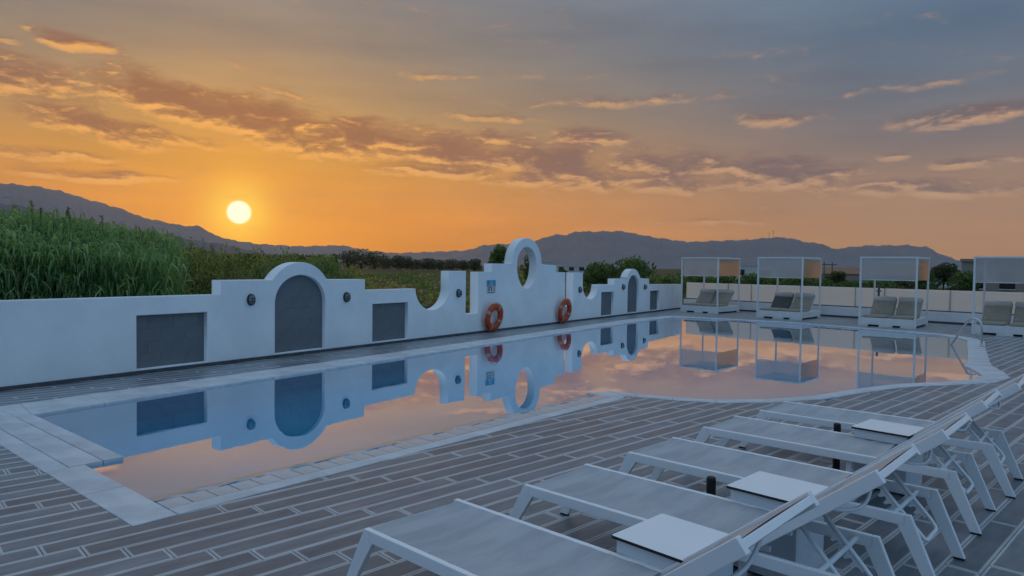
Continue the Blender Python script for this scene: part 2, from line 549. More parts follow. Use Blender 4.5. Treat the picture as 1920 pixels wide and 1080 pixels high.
def link(o, parent=None, bevel=0.0, loc=None):
    col.objects.link(o)
    if parent is not None:
        o.parent = parent
    if loc is not None:
        o.location = loc
    if bevel:
        b = o.modifiers.new('bevel', 'BEVEL')
        b.width, b.segments, b.limit_method, b.angle_limit = bevel, 2, 'ANGLE', R(40)
    return o


def empty(name, loc=(0, 0, 0), rz=0.0):
    o = bpy.data.objects.new(name, None)
    o.location, o.rotation_euler = loc, (0, 0, rz)
    o.empty_display_size = .2
    col.objects.link(o)
    return o


def tag(o, label, cat, group=None):
    o['label'], o['category'] = label, cat
    if group:
        o['group'] = group
    return o


def struct(o, kind='structure'):
    o['kind'] = kind
    return o


def copy_tree(o, parent=None):
    kids = [c for c in bpy.data.objects if c.parent == o]
    c = o.copy()
    col.objects.link(c)
    c.parent = parent
    for k in kids:
        copy_tree(k, c)
    return c


def extrude2d(outlines, depth, T, name, material, parent=None, bevel=0.0):
    """fill closed outlines (holes by even-odd) and give them thickness; T maps (x, y, +-depth/2)"""
    cu = bpy.data.curves.new(name, 'CURVE')
    cu.dimensions, cu.fill_mode, cu.extrude = '2D', 'BOTH', depth / 2 - bevel
    cu.bevel_depth, cu.bevel_resolution, cu.offset = bevel, 1, -bevel
    for pts in outlines:
        sp = cu.splines.new('POLY')
        sp.points.add(len(pts) - 1)
        for q, (x, y) in zip(sp.points, pts):
            q.co = (x, y, 0, 1)
        sp.use_cyclic_u = True
    tmp = bpy.data.objects.new('tmp', cu)
    col.objects.link(tmp)
    dg = bpy.context.evaluated_depsgraph_get()
    me = bpy.data.meshes.new_from_object(tmp.evaluated_get(dg))
    bpy.data.objects.remove(tmp)
    bpy.data.curves.remove(cu)
    me.name = name
    me.transform(T)
    me.materials.clear()
    me.materials.append(material)
    o = bpy.data.objects.new(name, me)
    return link(o, parent)


def ell(cx, cz, a, b, t0, t1, k):
    return [(cx + a * math.cos(R(t0 + (t1 - t0) * i / k)), cz + b * math.sin(R(t0 + (t1 - t0) * i / k))) for i in range(k + 1)]


# ------------------------------------------------------------------ hills
def hill(name, prof, dist, depth, seed, mtl):
    rnd = random.Random(seed)
    ph = [rnd.uniform(0, 6.28) for _ in range(12)]
    a0, a1 = prof[0][0], prof[-1][0]
    na = int((a1 - a0) / .16)
    nr = 26

    def el(a):
        for (p, q), (p2, q2) in zip(prof, prof[1:]):
            if p <= a <= p2:
                return q + (q2 - q) * (a - p) / max(p2 - p, 1e-6)
        return prof[-1][1]

    def fn(u, v):
        a = a0 + (a1 - a0) * u
        e = el(a) + .035 * math.sin(a * 5.1 + ph[0]) + .022 * math.sin(a * 11.7 + ph[1]) + .014 * math.sin(a * 23 + ph[2])
        h = max(dist * math.tan(R(e)), 2)
        # v: 0 back foot, .25 ridge, 1 front foot
        if v < .25:
            t = 1 - v / .25
            d = dist + depth * .5 * t
            hh = h * (1 - t) ** 1.1
        else:
            t = (v - .25) / .75
            d = dist - depth * t
            gul = .5 + .5 * math.sin(a * 3.7 + 2.5 * math.sin(t * 5 + ph[3]) + ph[4])
            gul2 = .5 + .5 * math.sin(a * 9.3 + 3 * math.sin(t * 7 + ph[5]) + ph[6])
            hh = h * ((1 - t) ** (1.25 + .22 * gul)) * (1 - .06 * t * (1 - t) * 4 * gul2)
        return (d * math.sin(R(a)), d * math.cos(R(a)), hh - 1.2)

    b = MB().grid(fn, na, nr)
    return struct(b.obj(name, mtl, smooth=True))


M1 = [(-48, 5.3), (-41.69, 5.4), (-38.07, 5.35), (-36.41, 5.22), (-34.66, 5.18), (-33.15, 4.97), (-31.59, 4.49), (-29.64, 3.97), (-27.96, 3.29), (-26.57, 3.03), (-25.5, 2.8), (-24.24, 2.81), (-23.32, 2.2), (-22.19, 1.83), (-20.28, 1.55), (-17.12, 1.41), (-13.85, 1.57), (-11.76, 1.18), (-9.63, 1.0), (-7.05, 1.13), (-4.0, 1.31), (-2.46, 1.51), (-0.04, 1.36), (3.48, 0.88), (8, .3)]
M2 = [(-9, .1), (-7.04, 0.39), (-4.0, 1.22), (-2.47, 1.77), (-0.93, 1.92), (1.05, 1.95), (1.71, 2.18), (3.45, 2.77), (4.33, 2.73), (5.2, 3.04), (6.29, 3.05), (8.88, 3.11), (9.52, 2.99), (11.66, 2.57), (14.17, 2.23), (16.21, 2.32), (18.62, 2.41), (20.56, 2.61), (21.71, 2.57), (22.85, 2.24), (24.15, 2.08), (24.7, 1.68), (27.56, 0.9), (31.25, 0.17)]
M3 = [(18, .2), (20.22, 0.64), (22.5, 1.27), (24.7, 1.68), (26.84, 1.95), (29.57, 1.98), (30.88, 1.83), (31.7, 1.3), (32.82, 0.86), (33.6, 0.5), (35.25, 0.23), (38.63, 0.1), (43.62, 0.05)]
M0 = [(-48, 3.6), (-41.7, 3.71), (-38.09, 3.77), (-36.42, 3.85), (-35.56, 3.84), (-34.08, 3.53), (-32.86, 3.05), (-31.6, 2.85), (-30.31, 2.5), (-27.96, 2.4), (-26.92, 2.16), (-25.15, 1.82), (-22.57, 1.49), (-20.28, 0.93), (-17.12, 0.49), (-13, .1)]
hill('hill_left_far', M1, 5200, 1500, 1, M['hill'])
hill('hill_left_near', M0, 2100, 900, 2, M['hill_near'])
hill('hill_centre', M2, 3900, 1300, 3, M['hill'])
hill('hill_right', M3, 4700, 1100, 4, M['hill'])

# ------------------------------------------------------------------ pool outline on the deck (metres)
na_ = R(49.8)
pe = Vector((math.cos(na_), math.sin(na_)))
pin = Vector((-math.sin(na_), math.cos(na_)))
PO = Vector((-2.335, 4.257))


def near(a, p_):
    q = PO + pe * a + pin * p_
    return (q.x, q.y)


WD = Vector((.5591, .8291))           # direction of the white wall
WN = Vector((.8291, -.5591))          # its face, towards the pool
WO = Vector((-8.384, 5.646))


def wallpt(s, out=0.0):
    q = WO + WD * s + WN * out
    return (q.x, q.y)


# inner edge (water) and outer edge (deck side) of the coping, matched point by point
RING = [  # (inner, outer)
    (near(.28, .50), near(0, 0)), (near(1.5, .50), near(1.5, 0)), (near(3, .50), near(3, 0)), (near(4.5, .52), near(4.5, 0)), (near(5.7, .52), near(5.8, 0)),
    ((1.30, 9.20), (1.46, 8.83)), ((1.62, 9.03), (1.62, 8.80)), ((2.07, 8.82), (2.03, 8.62)), ((2.57, 8.68), (2.55, 8.48)), ((3.23, 8.76), (3.25, 8.55)), ((3.98, 9.05), (4.02, 8.83)),
    ((4.60, 9.48), (4.66, 9.26)), ((5.21, 9.86), (5.27, 9.64)), ((5.74, 10.12), (5.80, 9.90)), ((6.29, 10.29), (6.40, 10.05)), ((7.05, 10.60), (7.25, 10.33)),
    ((7.55, 11.05), (7.85, 10.85)), ((7.80, 11.60), (8.18, 11.45)), ((8.00, 12.20), (8.45, 12.10)), ((8.42, 12.75), (8.73, 12.58)), ((9.15, 13.85), (9.44, 13.68)),
    ((10.12, 15.35), (10.42, 15.2)), ((10.98, 16.65), (11.30, 16.5)), ((11.25, 17.35), (11.58, 17.3)), ((11.18, 18.0), (11.55, 18.25)), ((10.7, 18.85), (10.95, 19.15)),
    ((10.0, 19.75), (10.2, 20.0)), ((9.3, 20.75), (9.5, 21.0)), ((8.5, 21.6), (8.7, 21.85)), ((7.6, 22.3), (7.75, 22.6)), ((6.6, 22.9), (6.7, 23.25)),
    ((5.4, 23.35), (5.4, 23.9)), (wallpt(20.2, 1.45), wallpt(20.6, .85)), (wallpt(17, 1.48), wallpt(17, .9)), (wallpt(13, 1.56), wallpt(13, 1.0)), (wallpt(9, 1.65), wallpt(9, 1.05)), (wallpt(5.5, 1.70), wallpt(5.5, 1.07)),
    (near(.57, 4.08), near(0, 4.9)), (near(.57, 2.9), near(0, 2.9)), (near(.57, 1.69), near(0, 1.69))]
INNER = [p_ for p_, _ in RING] + [near(.28, 1.69)]
OUTER = [q for _, q in RING]


def inside(pt, poly):
    x, y = pt
    r_ = False
    k = len(poly)
    for i in range(k):
        x1, y1 = poly[i]
        x2, y2 = poly[(i + 1) % k]
        if (y1 > y) != (y2 > y) and x < (x2 - x1) * (y - y1) / (y2 - y1) + x1:
            r_ = not r_
    return r_


MID = [((a[0] * .5 + b[0] * .5), (a[1] * .5 + b[1] * .5)) for a, b in RING]
WATERPOLY = MID

# ------------------------------------------------------------------ field ground, sunk under the pool
gnd = MB()
NA = 96
radii = [1.0 + 1.5 * i for i in range(26)]
while radii[-1] < 5500:
    radii.append(radii[-1] * 1.17)
GC = (3.0, 14.0)
gv, gf = [(GC[0], GC[1], -2.3)], []
for r_ in radii:
    for j in range(NA):
        a = 2 * math.pi * j / NA
        x, y = GC[0] + r_ * math.cos(a), GC[1] + r_ * math.sin(a)
        near_pool = r_ < 30 and any(inside((x + ox, y + oy), MID) for ox, oy in ((0, 0), (1, 0), (-1, 0), (0, 1), (0, -1)))
        gv.append((x, y, -2.3 if near_pool else -.5 - (.0 if r_ < 60 else .25 * math.sin(r_ * .013 + a * 3))))
for j in range(NA):
    gf.append((0, 1 + j, 1 + (j + 1) % NA))
    for i in range(len(radii) - 1):
        a, b = 1 + i * NA + j, 1 + i * NA + (j + 1) % NA
        gf.append((a, a + NA, b + NA, b))
gnd.add(gv, gf)
struct(gnd.obj('ground', M['field'], smooth=False))

# deck slab under the tiles, with the pool cut out
DECK = [(-16, 2.0), (-4, -8), (26, -8), (33, -1.5)] + [(13.674 + .735 * 13 * k, 22.241 - .678 * 13 * k) for k in (1, 0)]
BW = Vector((.6773, -.7357))   # direction of the back parapet
BP = Vector((9.106, 27.203))


def backpt(t, out=0.0):
    q = BP + BW * t + Vector((-.7357, -.6773)) * out
    return (q.x, q.y)


DECK = [wallpt(-9, -.2), wallpt(-9, 14), (2, -7), (24, -7), backpt(26, -.15), backpt(-2.9, -.15)]
deck = extrude2d([DECK, MID], .10, Matrix.Translation((0, 0, -.062)), 'deck', M['grout'])
struct(deck)
# basin
bs = MB()
k = len(INNER)
big = [(a[0] + (b[0] - a[0]) * .45, a[1] + (b[1] - a[1]) * .45) for a, b in RING]
kb = len(big)
bs.add([(x, y, -.03) for x, y in big] + [(x, y, -1.5) for x, y in big], [tuple(range(kb, 2 * kb))] + [(i, i + kb, (i + 1) % kb + kb, (i + 1) % kb) for i in range(kb)])
struct(bs.obj('pool_basin', M['basin']))
wt = MB().add([(x, y, -.02) for x, y in WATERPOLY], [tuple(range(len(WATERPOLY)))])
struct(wt.obj('pool_water', M['water']))

# ------------------------------------------------------------------ deck tiles
TE = Vector((math.cos(R(43.94)), math.sin(R(43.94))))
TG = Vector((math.sin(R(43.94)), -math.cos(R(43.94))))
J0 = Vector((-2.163, 3.879))
TL, TWD, STG = 1.016, .174, .175


def tile_geo(b, L, w, T=None, h=.022, bd=.0155):
    x0, x1, y0, y1 = -L / 2, L / 2, -w / 2, w / 2
    c_ = .002
    vs = [(x0, y0, -h), (x1, y0, -h), (x1, y1, -h), (x0, y1, -h),
          (x0, y0, -c_), (x1, y0, -c_), (x1, y1, -c_), (x0, y1, -c_),
          (x0 + c_, y0 + c_, 0), (x1 - c_, y0 + c_, 0), (x1 - c_, y1 - c_, 0), (x0 + c_, y1 - c_, 0)]
    q = min(bd, L * .3)
    vs += [(x0 + q, y0 + bd, 0), (x1 - q, y0 + bd, 0), (x1 - q, y1 - bd, 0), (x0 + q, y1 - bd, 0)]
    fs = []
    for i in range(4):
        j = (i + 1) % 4
        fs += [(i, j, 4 + j, 4 + i), (4 + i, 4 + j, 8 + j, 8 + i), (8 + i, 8 + j, 12 + j, 12 + i)]
    b.add(vs, fs, 1, T)
    b.add([vs[12], vs[13], vs[14], vs[15]], [(0, 1, 2, 3)], 0, T)


def deck_free(p_):
    if inside(p_, MID):
        return False
    if (Vector(p_) - WO).dot(WN) < -.16:
        return False
    q = Vector(p_) - BP
    if q.dot(Vector((-.7357, -.6773))) < -.12:
        return False
    return inside(p_, DECK)


tiles = []
for row in range(-70, 175):
    joint = STG * row
    for kx in range(-14, 42):
        c0 = J0 + TG * TWD * row + TE * (joint + TL * (kx + .5))
        if c0.y > 31 or c0.y < 1.2 or abs(c0.x) > c0.y * .86 + 1.6:
            continue
        # keep the part(s) of the tile that lie on the deck
        ns = 24
        ok = []
        for i in range(ns + 1):
            a = -TL / 2 + TL * i / ns
            ok.append(all(deck_free(tuple(c0 + TE * a + TG * w_)) for w_ in (-.07, 0, .07)))
        if all(ok):
            tiles.append((c0, TL - .004))
            continue
        i = 0
        while i <= ns:
            if ok[i]:
                j = i
                while j < ns and ok[j + 1]:
                    j += 1
                L_ = TL * (j - i) / ns
                if L_ > .09:
                    tiles.append((c0 + TE * (-TL / 2 + TL * (i + j) / 2 / ns), L_ - .004))
                i = j + 1
            i += 1
vis = []
for c0, L_ in tiles:
    q = in_view((c0.x, c0.y, 0), 60)
    vis.append((q[2] if q else 1e6, c0, L_))
vis.sort(key=lambda t: t[0])
cache = {}
ang = R(43.94)
for i, (z_, c0, L_) in enumerate(vis[:300]):
    key = round(L_, 2)
    if key not in cache:
        b = MB()
        tile_geo(b, key, TWD - .004)
        cache[key] = b.mesh('tile', [M['tile'], M['tileedge']])
    o = bpy.data.objects.new('tile', cache[key])
    col.objects.link(o)
    o.parent = deck
    o.location = (c0.x, c0.y, random.uniform(-.0008, .0008))
    o.rotation_euler = (random.uniform(-.002, .002), random.uniform(-.0006, .0006), ang)
b = MB()
tones = []
for z_, c0, L_ in vis[300:]:
    nb = len(b.f)
    tile_geo(b, L_, TWD - .004, Matrix.Translation((c0.x, c0.y, random.uniform(-.0008, .0008))) @ Matrix.Rotation(ang, 4, 'Z') @ Matrix.Rotation(random.uniform(-.002, .002), 4, 'X'))
    tones += [random.random()] * (len(b.f) - nb)
o = b.obj('tile', [M['tile'], M['tileedge']], deck)
at = o.data.attributes.new('tone', 'FLOAT', 'FACE')
at.data.foreach_set('value', tones)
struct(o, 'stuff')

# ------------------------------------------------------------------ coping stones
cop = empty('pool_coping')
struct(cop)


def slab(poly, zt, th, mtl, bevel=.004, drop=None):
    """one stone; drop = z offsets per top corner"""
    cx, cy = sum(p_[0] for p_ in poly) / len(poly), sum(p_[1] for p_ in poly) / len(poly)
    k = len(poly)
    dz = drop or [0] * k
    b = MB()
    b.add([(x - cx, y - cy, zt - th) for x, y in poly] + [(x - cx, y - cy, zt + d) for (x, y), d in zip(poly, dz)],
          [tuple(range(k - 1, -1, -1)), tuple(range(k, 2 * k))] + [(i, (i + 1) % k, k + (i + 1) % k, k + i) for i in range(k)])
    return b.obj('stone', mtl, cop, bevel=bevel, loc=(cx, cy, random.uniform(-.0007, .0007)))


def lerp2(a, b, t):
    return (a[0] + (b[0] - a[0]) * t, a[1] + (b[1] - a[1]) * t)


def shrink(poly, gap=.003):
    cx, cy = sum(p_[0] for p_ in poly) / len(poly), sum(p_[1] for p_ in poly) / len(poly)
    out = []
    for x, y in poly:
        d = math.hypot(x - cx, y - cy)
        out.append((x - (x - cx) / d * gap, y - (y - cy) / d * gap))
    return out


ZT = .006
# near edge: outer strip, a row of small stones, and a rough wet inner strip the water laps over
L_NEAR = 5.8
x = .28
while x < L_NEAR:
    e_ = min(x + 1.15, L_NEAR)
    slab(shrink([near(x, 0), near(e_, 0), near(e_, .147), near(x, .147)], .002), ZT, .05, M['marble'])
    x = e_
x, i = .28, 0
while x < L_NEAR - .02:
    e_ = min(x + .1725, L_NEAR)
    slab([near(x + .004, .155), near(e_ - .004, .155), near(e_ - .004, .343), near(x + .004, .343)], ZT - .001, .05, M['wetstone'])
    x, i = e_, i + 1
wb = MB()
NU, NV = 300, 8


def wet(u, v):
    a = .285 + (L_NEAR - .29) * u
    p_ = .352 + .20 * v
    h = ZT - .004 - .030 * v - .012 * v * v + .0045 * math.sin(a * 9.1 + 3 * v) + .0035 * math.sin(a * 23.7 + 5 * v + 1) + .002 * math.sin(a * 61 + 9 * v)
    q = near(a, p_)
    return (q[0], q[1], h)


wb.grid(wet, NU, NV)
wb.obj('wet_edge', M['wetstone'], cop, smooth=True)
wb = MB().add([near(.285, .352) + (-.06,), near(L_NEAR, .352) + (-.06,), near(L_NEAR, .148) + (-.06,), near(.285, .148) + (-.06,)], [(0, 1, 2, 3)])
# left end: broad slabs
slab(shrink([near(0, 0), near(.275, 0), near(.275, .86), near(0, .86)]), ZT, .06, M['marble'])
slab(shrink([near(0, .865), near(.275, .865), near(.275, 1.66), near(0, 1.66)]), ZT + .001, .06, M['marble'])
yy = 1.67
for L_ in (.78, .83, .80, .85, .9, .9):
    if yy > 5.2:
        break
    slab(shrink([near(0, yy), near(.165, yy), near(.165, yy + L_), near(0, yy + L_)], .002), ZT - .001, .06, M['marble'])
    yy += L_
yy = 1.67
for L_ in (.6, .62, .6, .62, .6):
    e_ = min(yy + L_, 4.6)
    slab(shrink([near(.17, yy), near(.415, yy), near(.415, e_), near(.17, e_)], .002), ZT + .001, .06, M['marble'])
    yy = e_
yy = 1.67
for L_ in (.8, .8, .79):
    slab(shrink([near(.42, yy), near(.572, yy), near(.572, yy + L_), near(.42, yy + L_)], .002), ZT + .004, .05, M['marble'])
    yy += L_
# far edge and curved end: slabs along the ring
ring_far = RING[31:38]
n_far = 0


def run(ring, step, first=True):
    for (i1, o1), (i2, o2) in zip(ring, ring[1:]):
        d = math.hypot(i2[0] - i1[0], i2[1] - i1[1])
        k = max(1, round(d / step))
        for j in range(k):
            a, c = j / k, (j + 1) / k
            slab(shrink([lerp2(i1, i2, a), lerp2(i1, i2, c), lerp2(o1, o2, c), lerp2(o1, o2, a)], .0025), ZT, .05, M['marble'])


run(RING[5:32], .5)
fr_ = [(a, b) for a, b in RING[31:37]] + [(near(.57, 4.08), wallpt(3.4, 1.07))]
run(fr_, .9)
slab(shrink([near(.42, 4.07), near(.57, 4.08), wallpt(3.4, 1.07), wallpt(2.2, 1.07), near(.0, 4.62), near(.42, 4.61)], .003), ZT, .05, M['marble'])
slab([near(5.80, 0), (1.46, 8.83), (1.30, 9.20), near(5.80, .53)], ZT - .002, .05, M['marble'])

# ------------------------------------------------------------------ white wall
wall = empty('garden_wall', wallpt(0) + (0,))
tag(wall, 'white plastered garden wall with arches, scallops and an oval opening along the pool', 'wall')
WT = Matrix(((WD.x, 0, WN.x, 0), (WD.y, 0, WN.y, 0), (0, 1, 0, 0), (0, 0, 0, 1)))
TH_ = .25
prof = [(-8, .05), (-8, 1.13), (6.62, 1.13), (6.62, 1.36), (7.60, 1.36)]
prof += ell(8.21, .97, .72, .70, 147, 33, 22) + [(8.83, 1.355), (9.78, 1.35), (9.78, 1.135), (11.27, 1.135)]
prof += ell(11.835, 1.135, .565, .485, 180, 360, 22) + [(12.40, 1.52), (13.04, 1.52), (13.04, .49), (13.52, .49), (13.52, 1.50), (14.08, 1.50), (14.08, 1.71), (14.97, 1.71)]
prof += ell(15.72, 1.71, .74, .70, 178, 2, 24) + [(16.48, 1.71), (17.27, 1.69), (17.27, 1.49), (17.80, 1.49), (17.80, .49), (18.28, .49), (18.28, 1.485), (18.89, 1.48)]
prof += ell(19.41, 1.10, .52, .45, 180, 360, 20) + [(21.10, 1.09), (21.10, 1.275), (22.10, 1.275)]
prof += ell(22.65, .92, .69, .69, 148, 32, 18) + [(24.05, 1.25), (24.05, 1.05), (27.35, 1.01), (27.35, .05)]
NICHES = [('niche', 5.28, 6.385, .86, None), ('arched_niche', 7.66, 8.775, .95, .49), ('niche', 9.99, 11.03, .85, None),
          ('niche', 20.16, 21.07, .845, None), ('arched_niche', 22.18, 23.13, .93, .46), ('niche', 24.16, 25.03, .80, None)]
holes = [ell(15.71, 1.69, .485, .48, 0, 180, 18) + ell(15.71, 1.69, .485, .64, 180, 360, 22)[1:-1]]
for nm, s0, s1, h, ar in NICHES:
    if ar:
        holes.append([(s0, .05 if nm == 'niche' else .03), (s1, .05 if nm == 'niche' else .03)] + ell((s0 + s1) / 2, h, (s1 - s0) / 2, ar, 0, 180, 20))
    else:
        holes.append([(s0, .03), (s1, .03), (s1, h), (s0, h)])
prof2 = []
for q in prof:
    if not prof2 or math.hypot(q[0] - prof2[-1][0], q[1] - prof2[-1][1]) > 1e-3:
        prof2.append(q)
for hh in holes[1:]:
    for i, (a, b_) in enumerate(hh):
        if b_ < .06:
            hh[i] = (a, .075)
wp = extrude2d([prof2] + holes, TH_, Matrix.Translation((0, 0, 0)) @ WT @ Matrix.Translation((0, 0, -TH_ / 2)), 'wall_panel', M['plaster'], wall, bevel=.010)
# skirting between the openings, a finger's breadth behind the plaster
sk = MB().box(-8, 27.3, -.008, TH_ - .03, .001, .052)
sk.v = [tuple((WT @ Vector((x, z, -y - 0.0)))) for x, y, z in sk.v]
sk.obj('skirting', M['skirt'], wall)


def place_wall(o, s, out, z):
    o.location = (WD * s + WN * out).to_3d() + Vector((0, 0, z))
    o.rotation_euler = (0, 0, math.atan2(WD.y, WD.x))


bcache = {}
for nm, s0, s1, h, ar in NICHES:
    top = h + (ar or 0)
    outl = holes[1 + NICHES.index((nm, s0, s1, h, ar))]
    infill = extrude2d([outl], .10, WT @ Matrix.Translation((0, 0, -.1375)), 'niche', M['block'], wall)
    r_, z = 0, .08
    while z < top - .04:
        zh = min(.19, top - z)
        zc = z + zh
        lim = (s1 - s0) / 2 - .004
        mid = (s0 + s1) / 2
        if ar and zc > h:
            lim = min(lim, (s1 - s0) / 2 * math.sqrt(max(0, 1 - ((zc - h) / ar) ** 2)) - .01)
        a = mid - lim
        x = s0 - (0.2 if r_ % 2 else 0.0)
        while x < s1:
            xa, xb = max(x + .003, mid - lim), min(x + .397, mid + lim)
            if xb - xa > .05 and zh > .05:
                key = (round(xb - xa, 2), round(zh - .006, 3))
                if key not in bcache:
                    bb = MB().box(-key[0] / 2, key[0] / 2, -.02, .02, 0, key[1])
                    bcache[key] = bb.mesh('brick', M['block'])
                bo = bpy.data.objects.new('brick', bcache[key])
                link(bo, infill, .002)
                place_wall(bo, (xa + xb) / 2, -.105 + random.uniform(-.0012, .0012), z + .003)
            x += .4
        z += .19
        r_ += 1

# cracks and a little weed at the wall foot are too small; wall lamps
def wall_lamp(s, z, label, near_):
    L = empty('wall_lamp', (0, 0, 0))
    b = MB()
    pr = [(.0, .088), (.012, .090), (.03, .086), (.036, .078)]
    vs, fs = [], []
    K = 20

    def oval(j, r_):
        t = 2 * math.pi * j / K
        return (r_ * math.cos(t) * .82, r_ * math.sin(t) * 1.12)
    for (d, r_) in pr:
        for j in range(K):
            q = oval(j, r_)
            vs.append((q[0], -d, q[1]))
    for i in range(len(pr) - 1):
        fs += [(i * K + j, i * K + (j + 1) % K, (i + 1) * K + (j + 1) % K, (i + 1) * K + j) for j in range(K)]
    fs.append(tuple((len(pr) - 1) * K + j for j in range(K)))
    b.add(vs, fs)
    b.obj('backplate', M['lampbody'], L, smooth=False)
    b = MB()
    vs, fs = [], []
    st = [(.036, .070), (.055, .066), (.075, .052), (.088, .028)]
    for (d, r_) in st:
        for j in range(K):
            q = oval(j, r_)
            vs.append((q[0], -d, q[1]))
    for i in range(len(st) - 1):
        fs += [(i * K + j, i * K + (j + 1) % K, (i + 1) * K + (j + 1) % K, (i + 1) * K + j) for j in range(K)]
    fs.append(tuple((len(st) - 1) * K + j for j in range(K)))
    b.add(vs, fs)
    b.obj('lens', M['lampglass'], L, smooth=True)
    for (kx, kz) in ((1, 0), (-1, 0), (0, 1), (0, -1)) if near_ else ((1, 0), (0, 1)):
        off = .024 if near_ else 0
        pts = []
        for t in range(-5, 6):
            u = t / 5
            d = .040 + .055 * math.sqrt(max(0, 1 - u * u))
            if kx:
                pts.append((kx * off, -d, u * .085))
            else:
                pts.append((u * .062, -d, kz * off))
        MB().tube(pts, .0055, 6).obj('guard_bar', M['lampbody'], L, smooth=True)
    L.location = (wallpt(s, .001) + (z,))
    L.rotation_euler = (0, 0, math.atan2(WD.y, WD.x))
    tag(L, label, 'wall lamp', 'bulkhead lamps on the white wall')


for s, z, lb in [(7.17, 1.03, 'dark caged bulkhead lamp on white wall left of the nearest blind arch'),
                 (9.28, 1.01, 'dark caged bulkhead lamp on white wall right of the nearest blind arch'),
                 (12.74, 1.00, 'dark caged bulkhead lamp on the wall pillar left of the safety sign'),
                 (18.68, .96, 'dark bulkhead lamp on the wall pillar right of the far life ring'),
                 (21.77, .99, 'small dark bulkhead lamp left of the far blind arch'),
                 (23.63, .96, 'small dark bulkhead lamp right of the far blind arch')]:
    wall_lamp(s, z, lb, s < 15)


# ------------------------------------------------------------------ life rings
def lifebuoy(s, label, dark_back):
    Bq = empty('life_ring')
    Rm, rr = .268, .088
    b = MB()
    K = 40
    pts = [(Rm * math.cos(2 * math.pi * j / K), 0, Rm * math.sin(2 * math.pi * j / K)) for j in range(K)]
    # ring with a flattened section
    vs, fs = [], []
    k2 = 14
    for j in range(K):
        t = 2 * math.pi * j / K
        for i in range(k2):
            u = 2 * math.pi * i / k2
            rad = Rm + rr * math.cos(u)
            vs.append((rad * math.cos(t), rr * .72 * math.sin(u), rad * math.sin(t)))
    for j in range(K):
        for i in range(k2):
            fs.append((j * k2 + i, j * k2 + (i + 1) % k2, ((j + 1) % K) * k2 + (i + 1) % k2, ((j + 1) % K) * k2 + i))
    b.add(vs, fs)
    b.obj('ring', M['buoy'], Bq, smooth=True)
    for q in range(4):
        t0 = math.pi / 4 + q * math.pi / 2 + .35
        vs, fs = [], []
        for j in range(5):
            t = t0 - .12 + .24 * j / 4
            for i in range(k2):
                u = 2 * math.pi * i / k2
                rad = Rm + (rr + .004) * math.cos(u)
                vs.append((rad * math.cos(t), (rr * .72 + .004) * math.sin(u), rad * math.sin(t)))
        for j in range(4):
            for i in range(k2):
                fs.append((j * k2 + i, j * k2 + (i + 1) % k2, (j + 1) * k2 + (i + 1) % k2, (j + 1) * k2 + i))
        MB().add(vs, fs).obj('band', M['buoyband'], Bq, smooth=True)
    pts = []
    for j in range(64):
        t = 2 * math.pi * j / 64
        sag = .012 + .018 * abs(math.sin(2 * (t - math.pi / 4 - .35)))
        pts.append(((Rm + rr + sag) * math.cos(t), 0, (Rm + rr + sag) * math.sin(t)))
    MB().tube(pts, .007, 6, closed=True).obj('grab_line', M['rope'], Bq, smooth=True)
    q = wallpt(s, .13)
    Bq.location = (q[0], q[1], .372)
    Bq.rotation_euler = (R(9), 0, math.atan2(WD.y, WD.x))
    tag(Bq, label, 'life ring', 'orange life rings leaning on the wall')


lifebuoy(14.02, 'orange life ring leaning on the white wall under the safety sign', True)
lifebuoy(17.56, 'farther orange life ring beside the narrow wall slit', True)

# safety sign
sg = empty('safety_sign')
MB().box(-.19, .19, -.006, 0, 0, .33).obj('panel', M['signwhite'], sg)
MB().box(-.188, .188, -.008, -.0065, .165, .328).obj('blue_field', M['signblue'], sg)
b = MB()
b.prism([(-.11, .17), (.10, .17), (.12, .20), (.04, .235), (.06, .29), (.0, .31), (-.05, .29), (-.03, .235), (-.09, .215)], 0, .0015)
b.v = [(x, -.0085 - z, y) for x, y, z in b.v]
b.obj('figure', M['signskin'], sg)
for x0, x1, z0, z1, mt in ((-.12, -.08, .05, .14, 'signdark'), (-.01, .03, .06, .125, 'signdark'), (-.12, .03, .135, .16, 'signred'), (.11, .13, .05, .15, 'signdark'), (-.15, .13, .015, .03, 'signdark')):
    MB().box(x0, x1, -.0085, -.0064, z0, z1).obj('pictogram', M[mt], sg)
sg.location = wallpt(14.06, .001) + (.965,)
sg.rotation_euler = (0, 0, math.atan2(WD.y, WD.x))
tag(sg, 'small blue and white safety sign on the white wall above a life ring', 'sign')

# ------------------------------------------------------------------ back parapet and frosted glass fence
pw = empty('parapet_wall')
tag(pw, 'low white parapet wall under the frosted glass fence behind the cabanas', 'wall')
ba = math.atan2(BW.y, BW.x)


def backobj(b, name, mtl, parent, bevel=0):
    """b built in local (t along, out towards the pool, z)"""
    b.v = [tuple(backpt(x, y)) + (z,) for x, y, z in b.v]
    for i, f in enumerate(b.f):
        b.f[i] = tuple(reversed(f))
    return b.obj(name, mtl, parent, bevel=bevel)


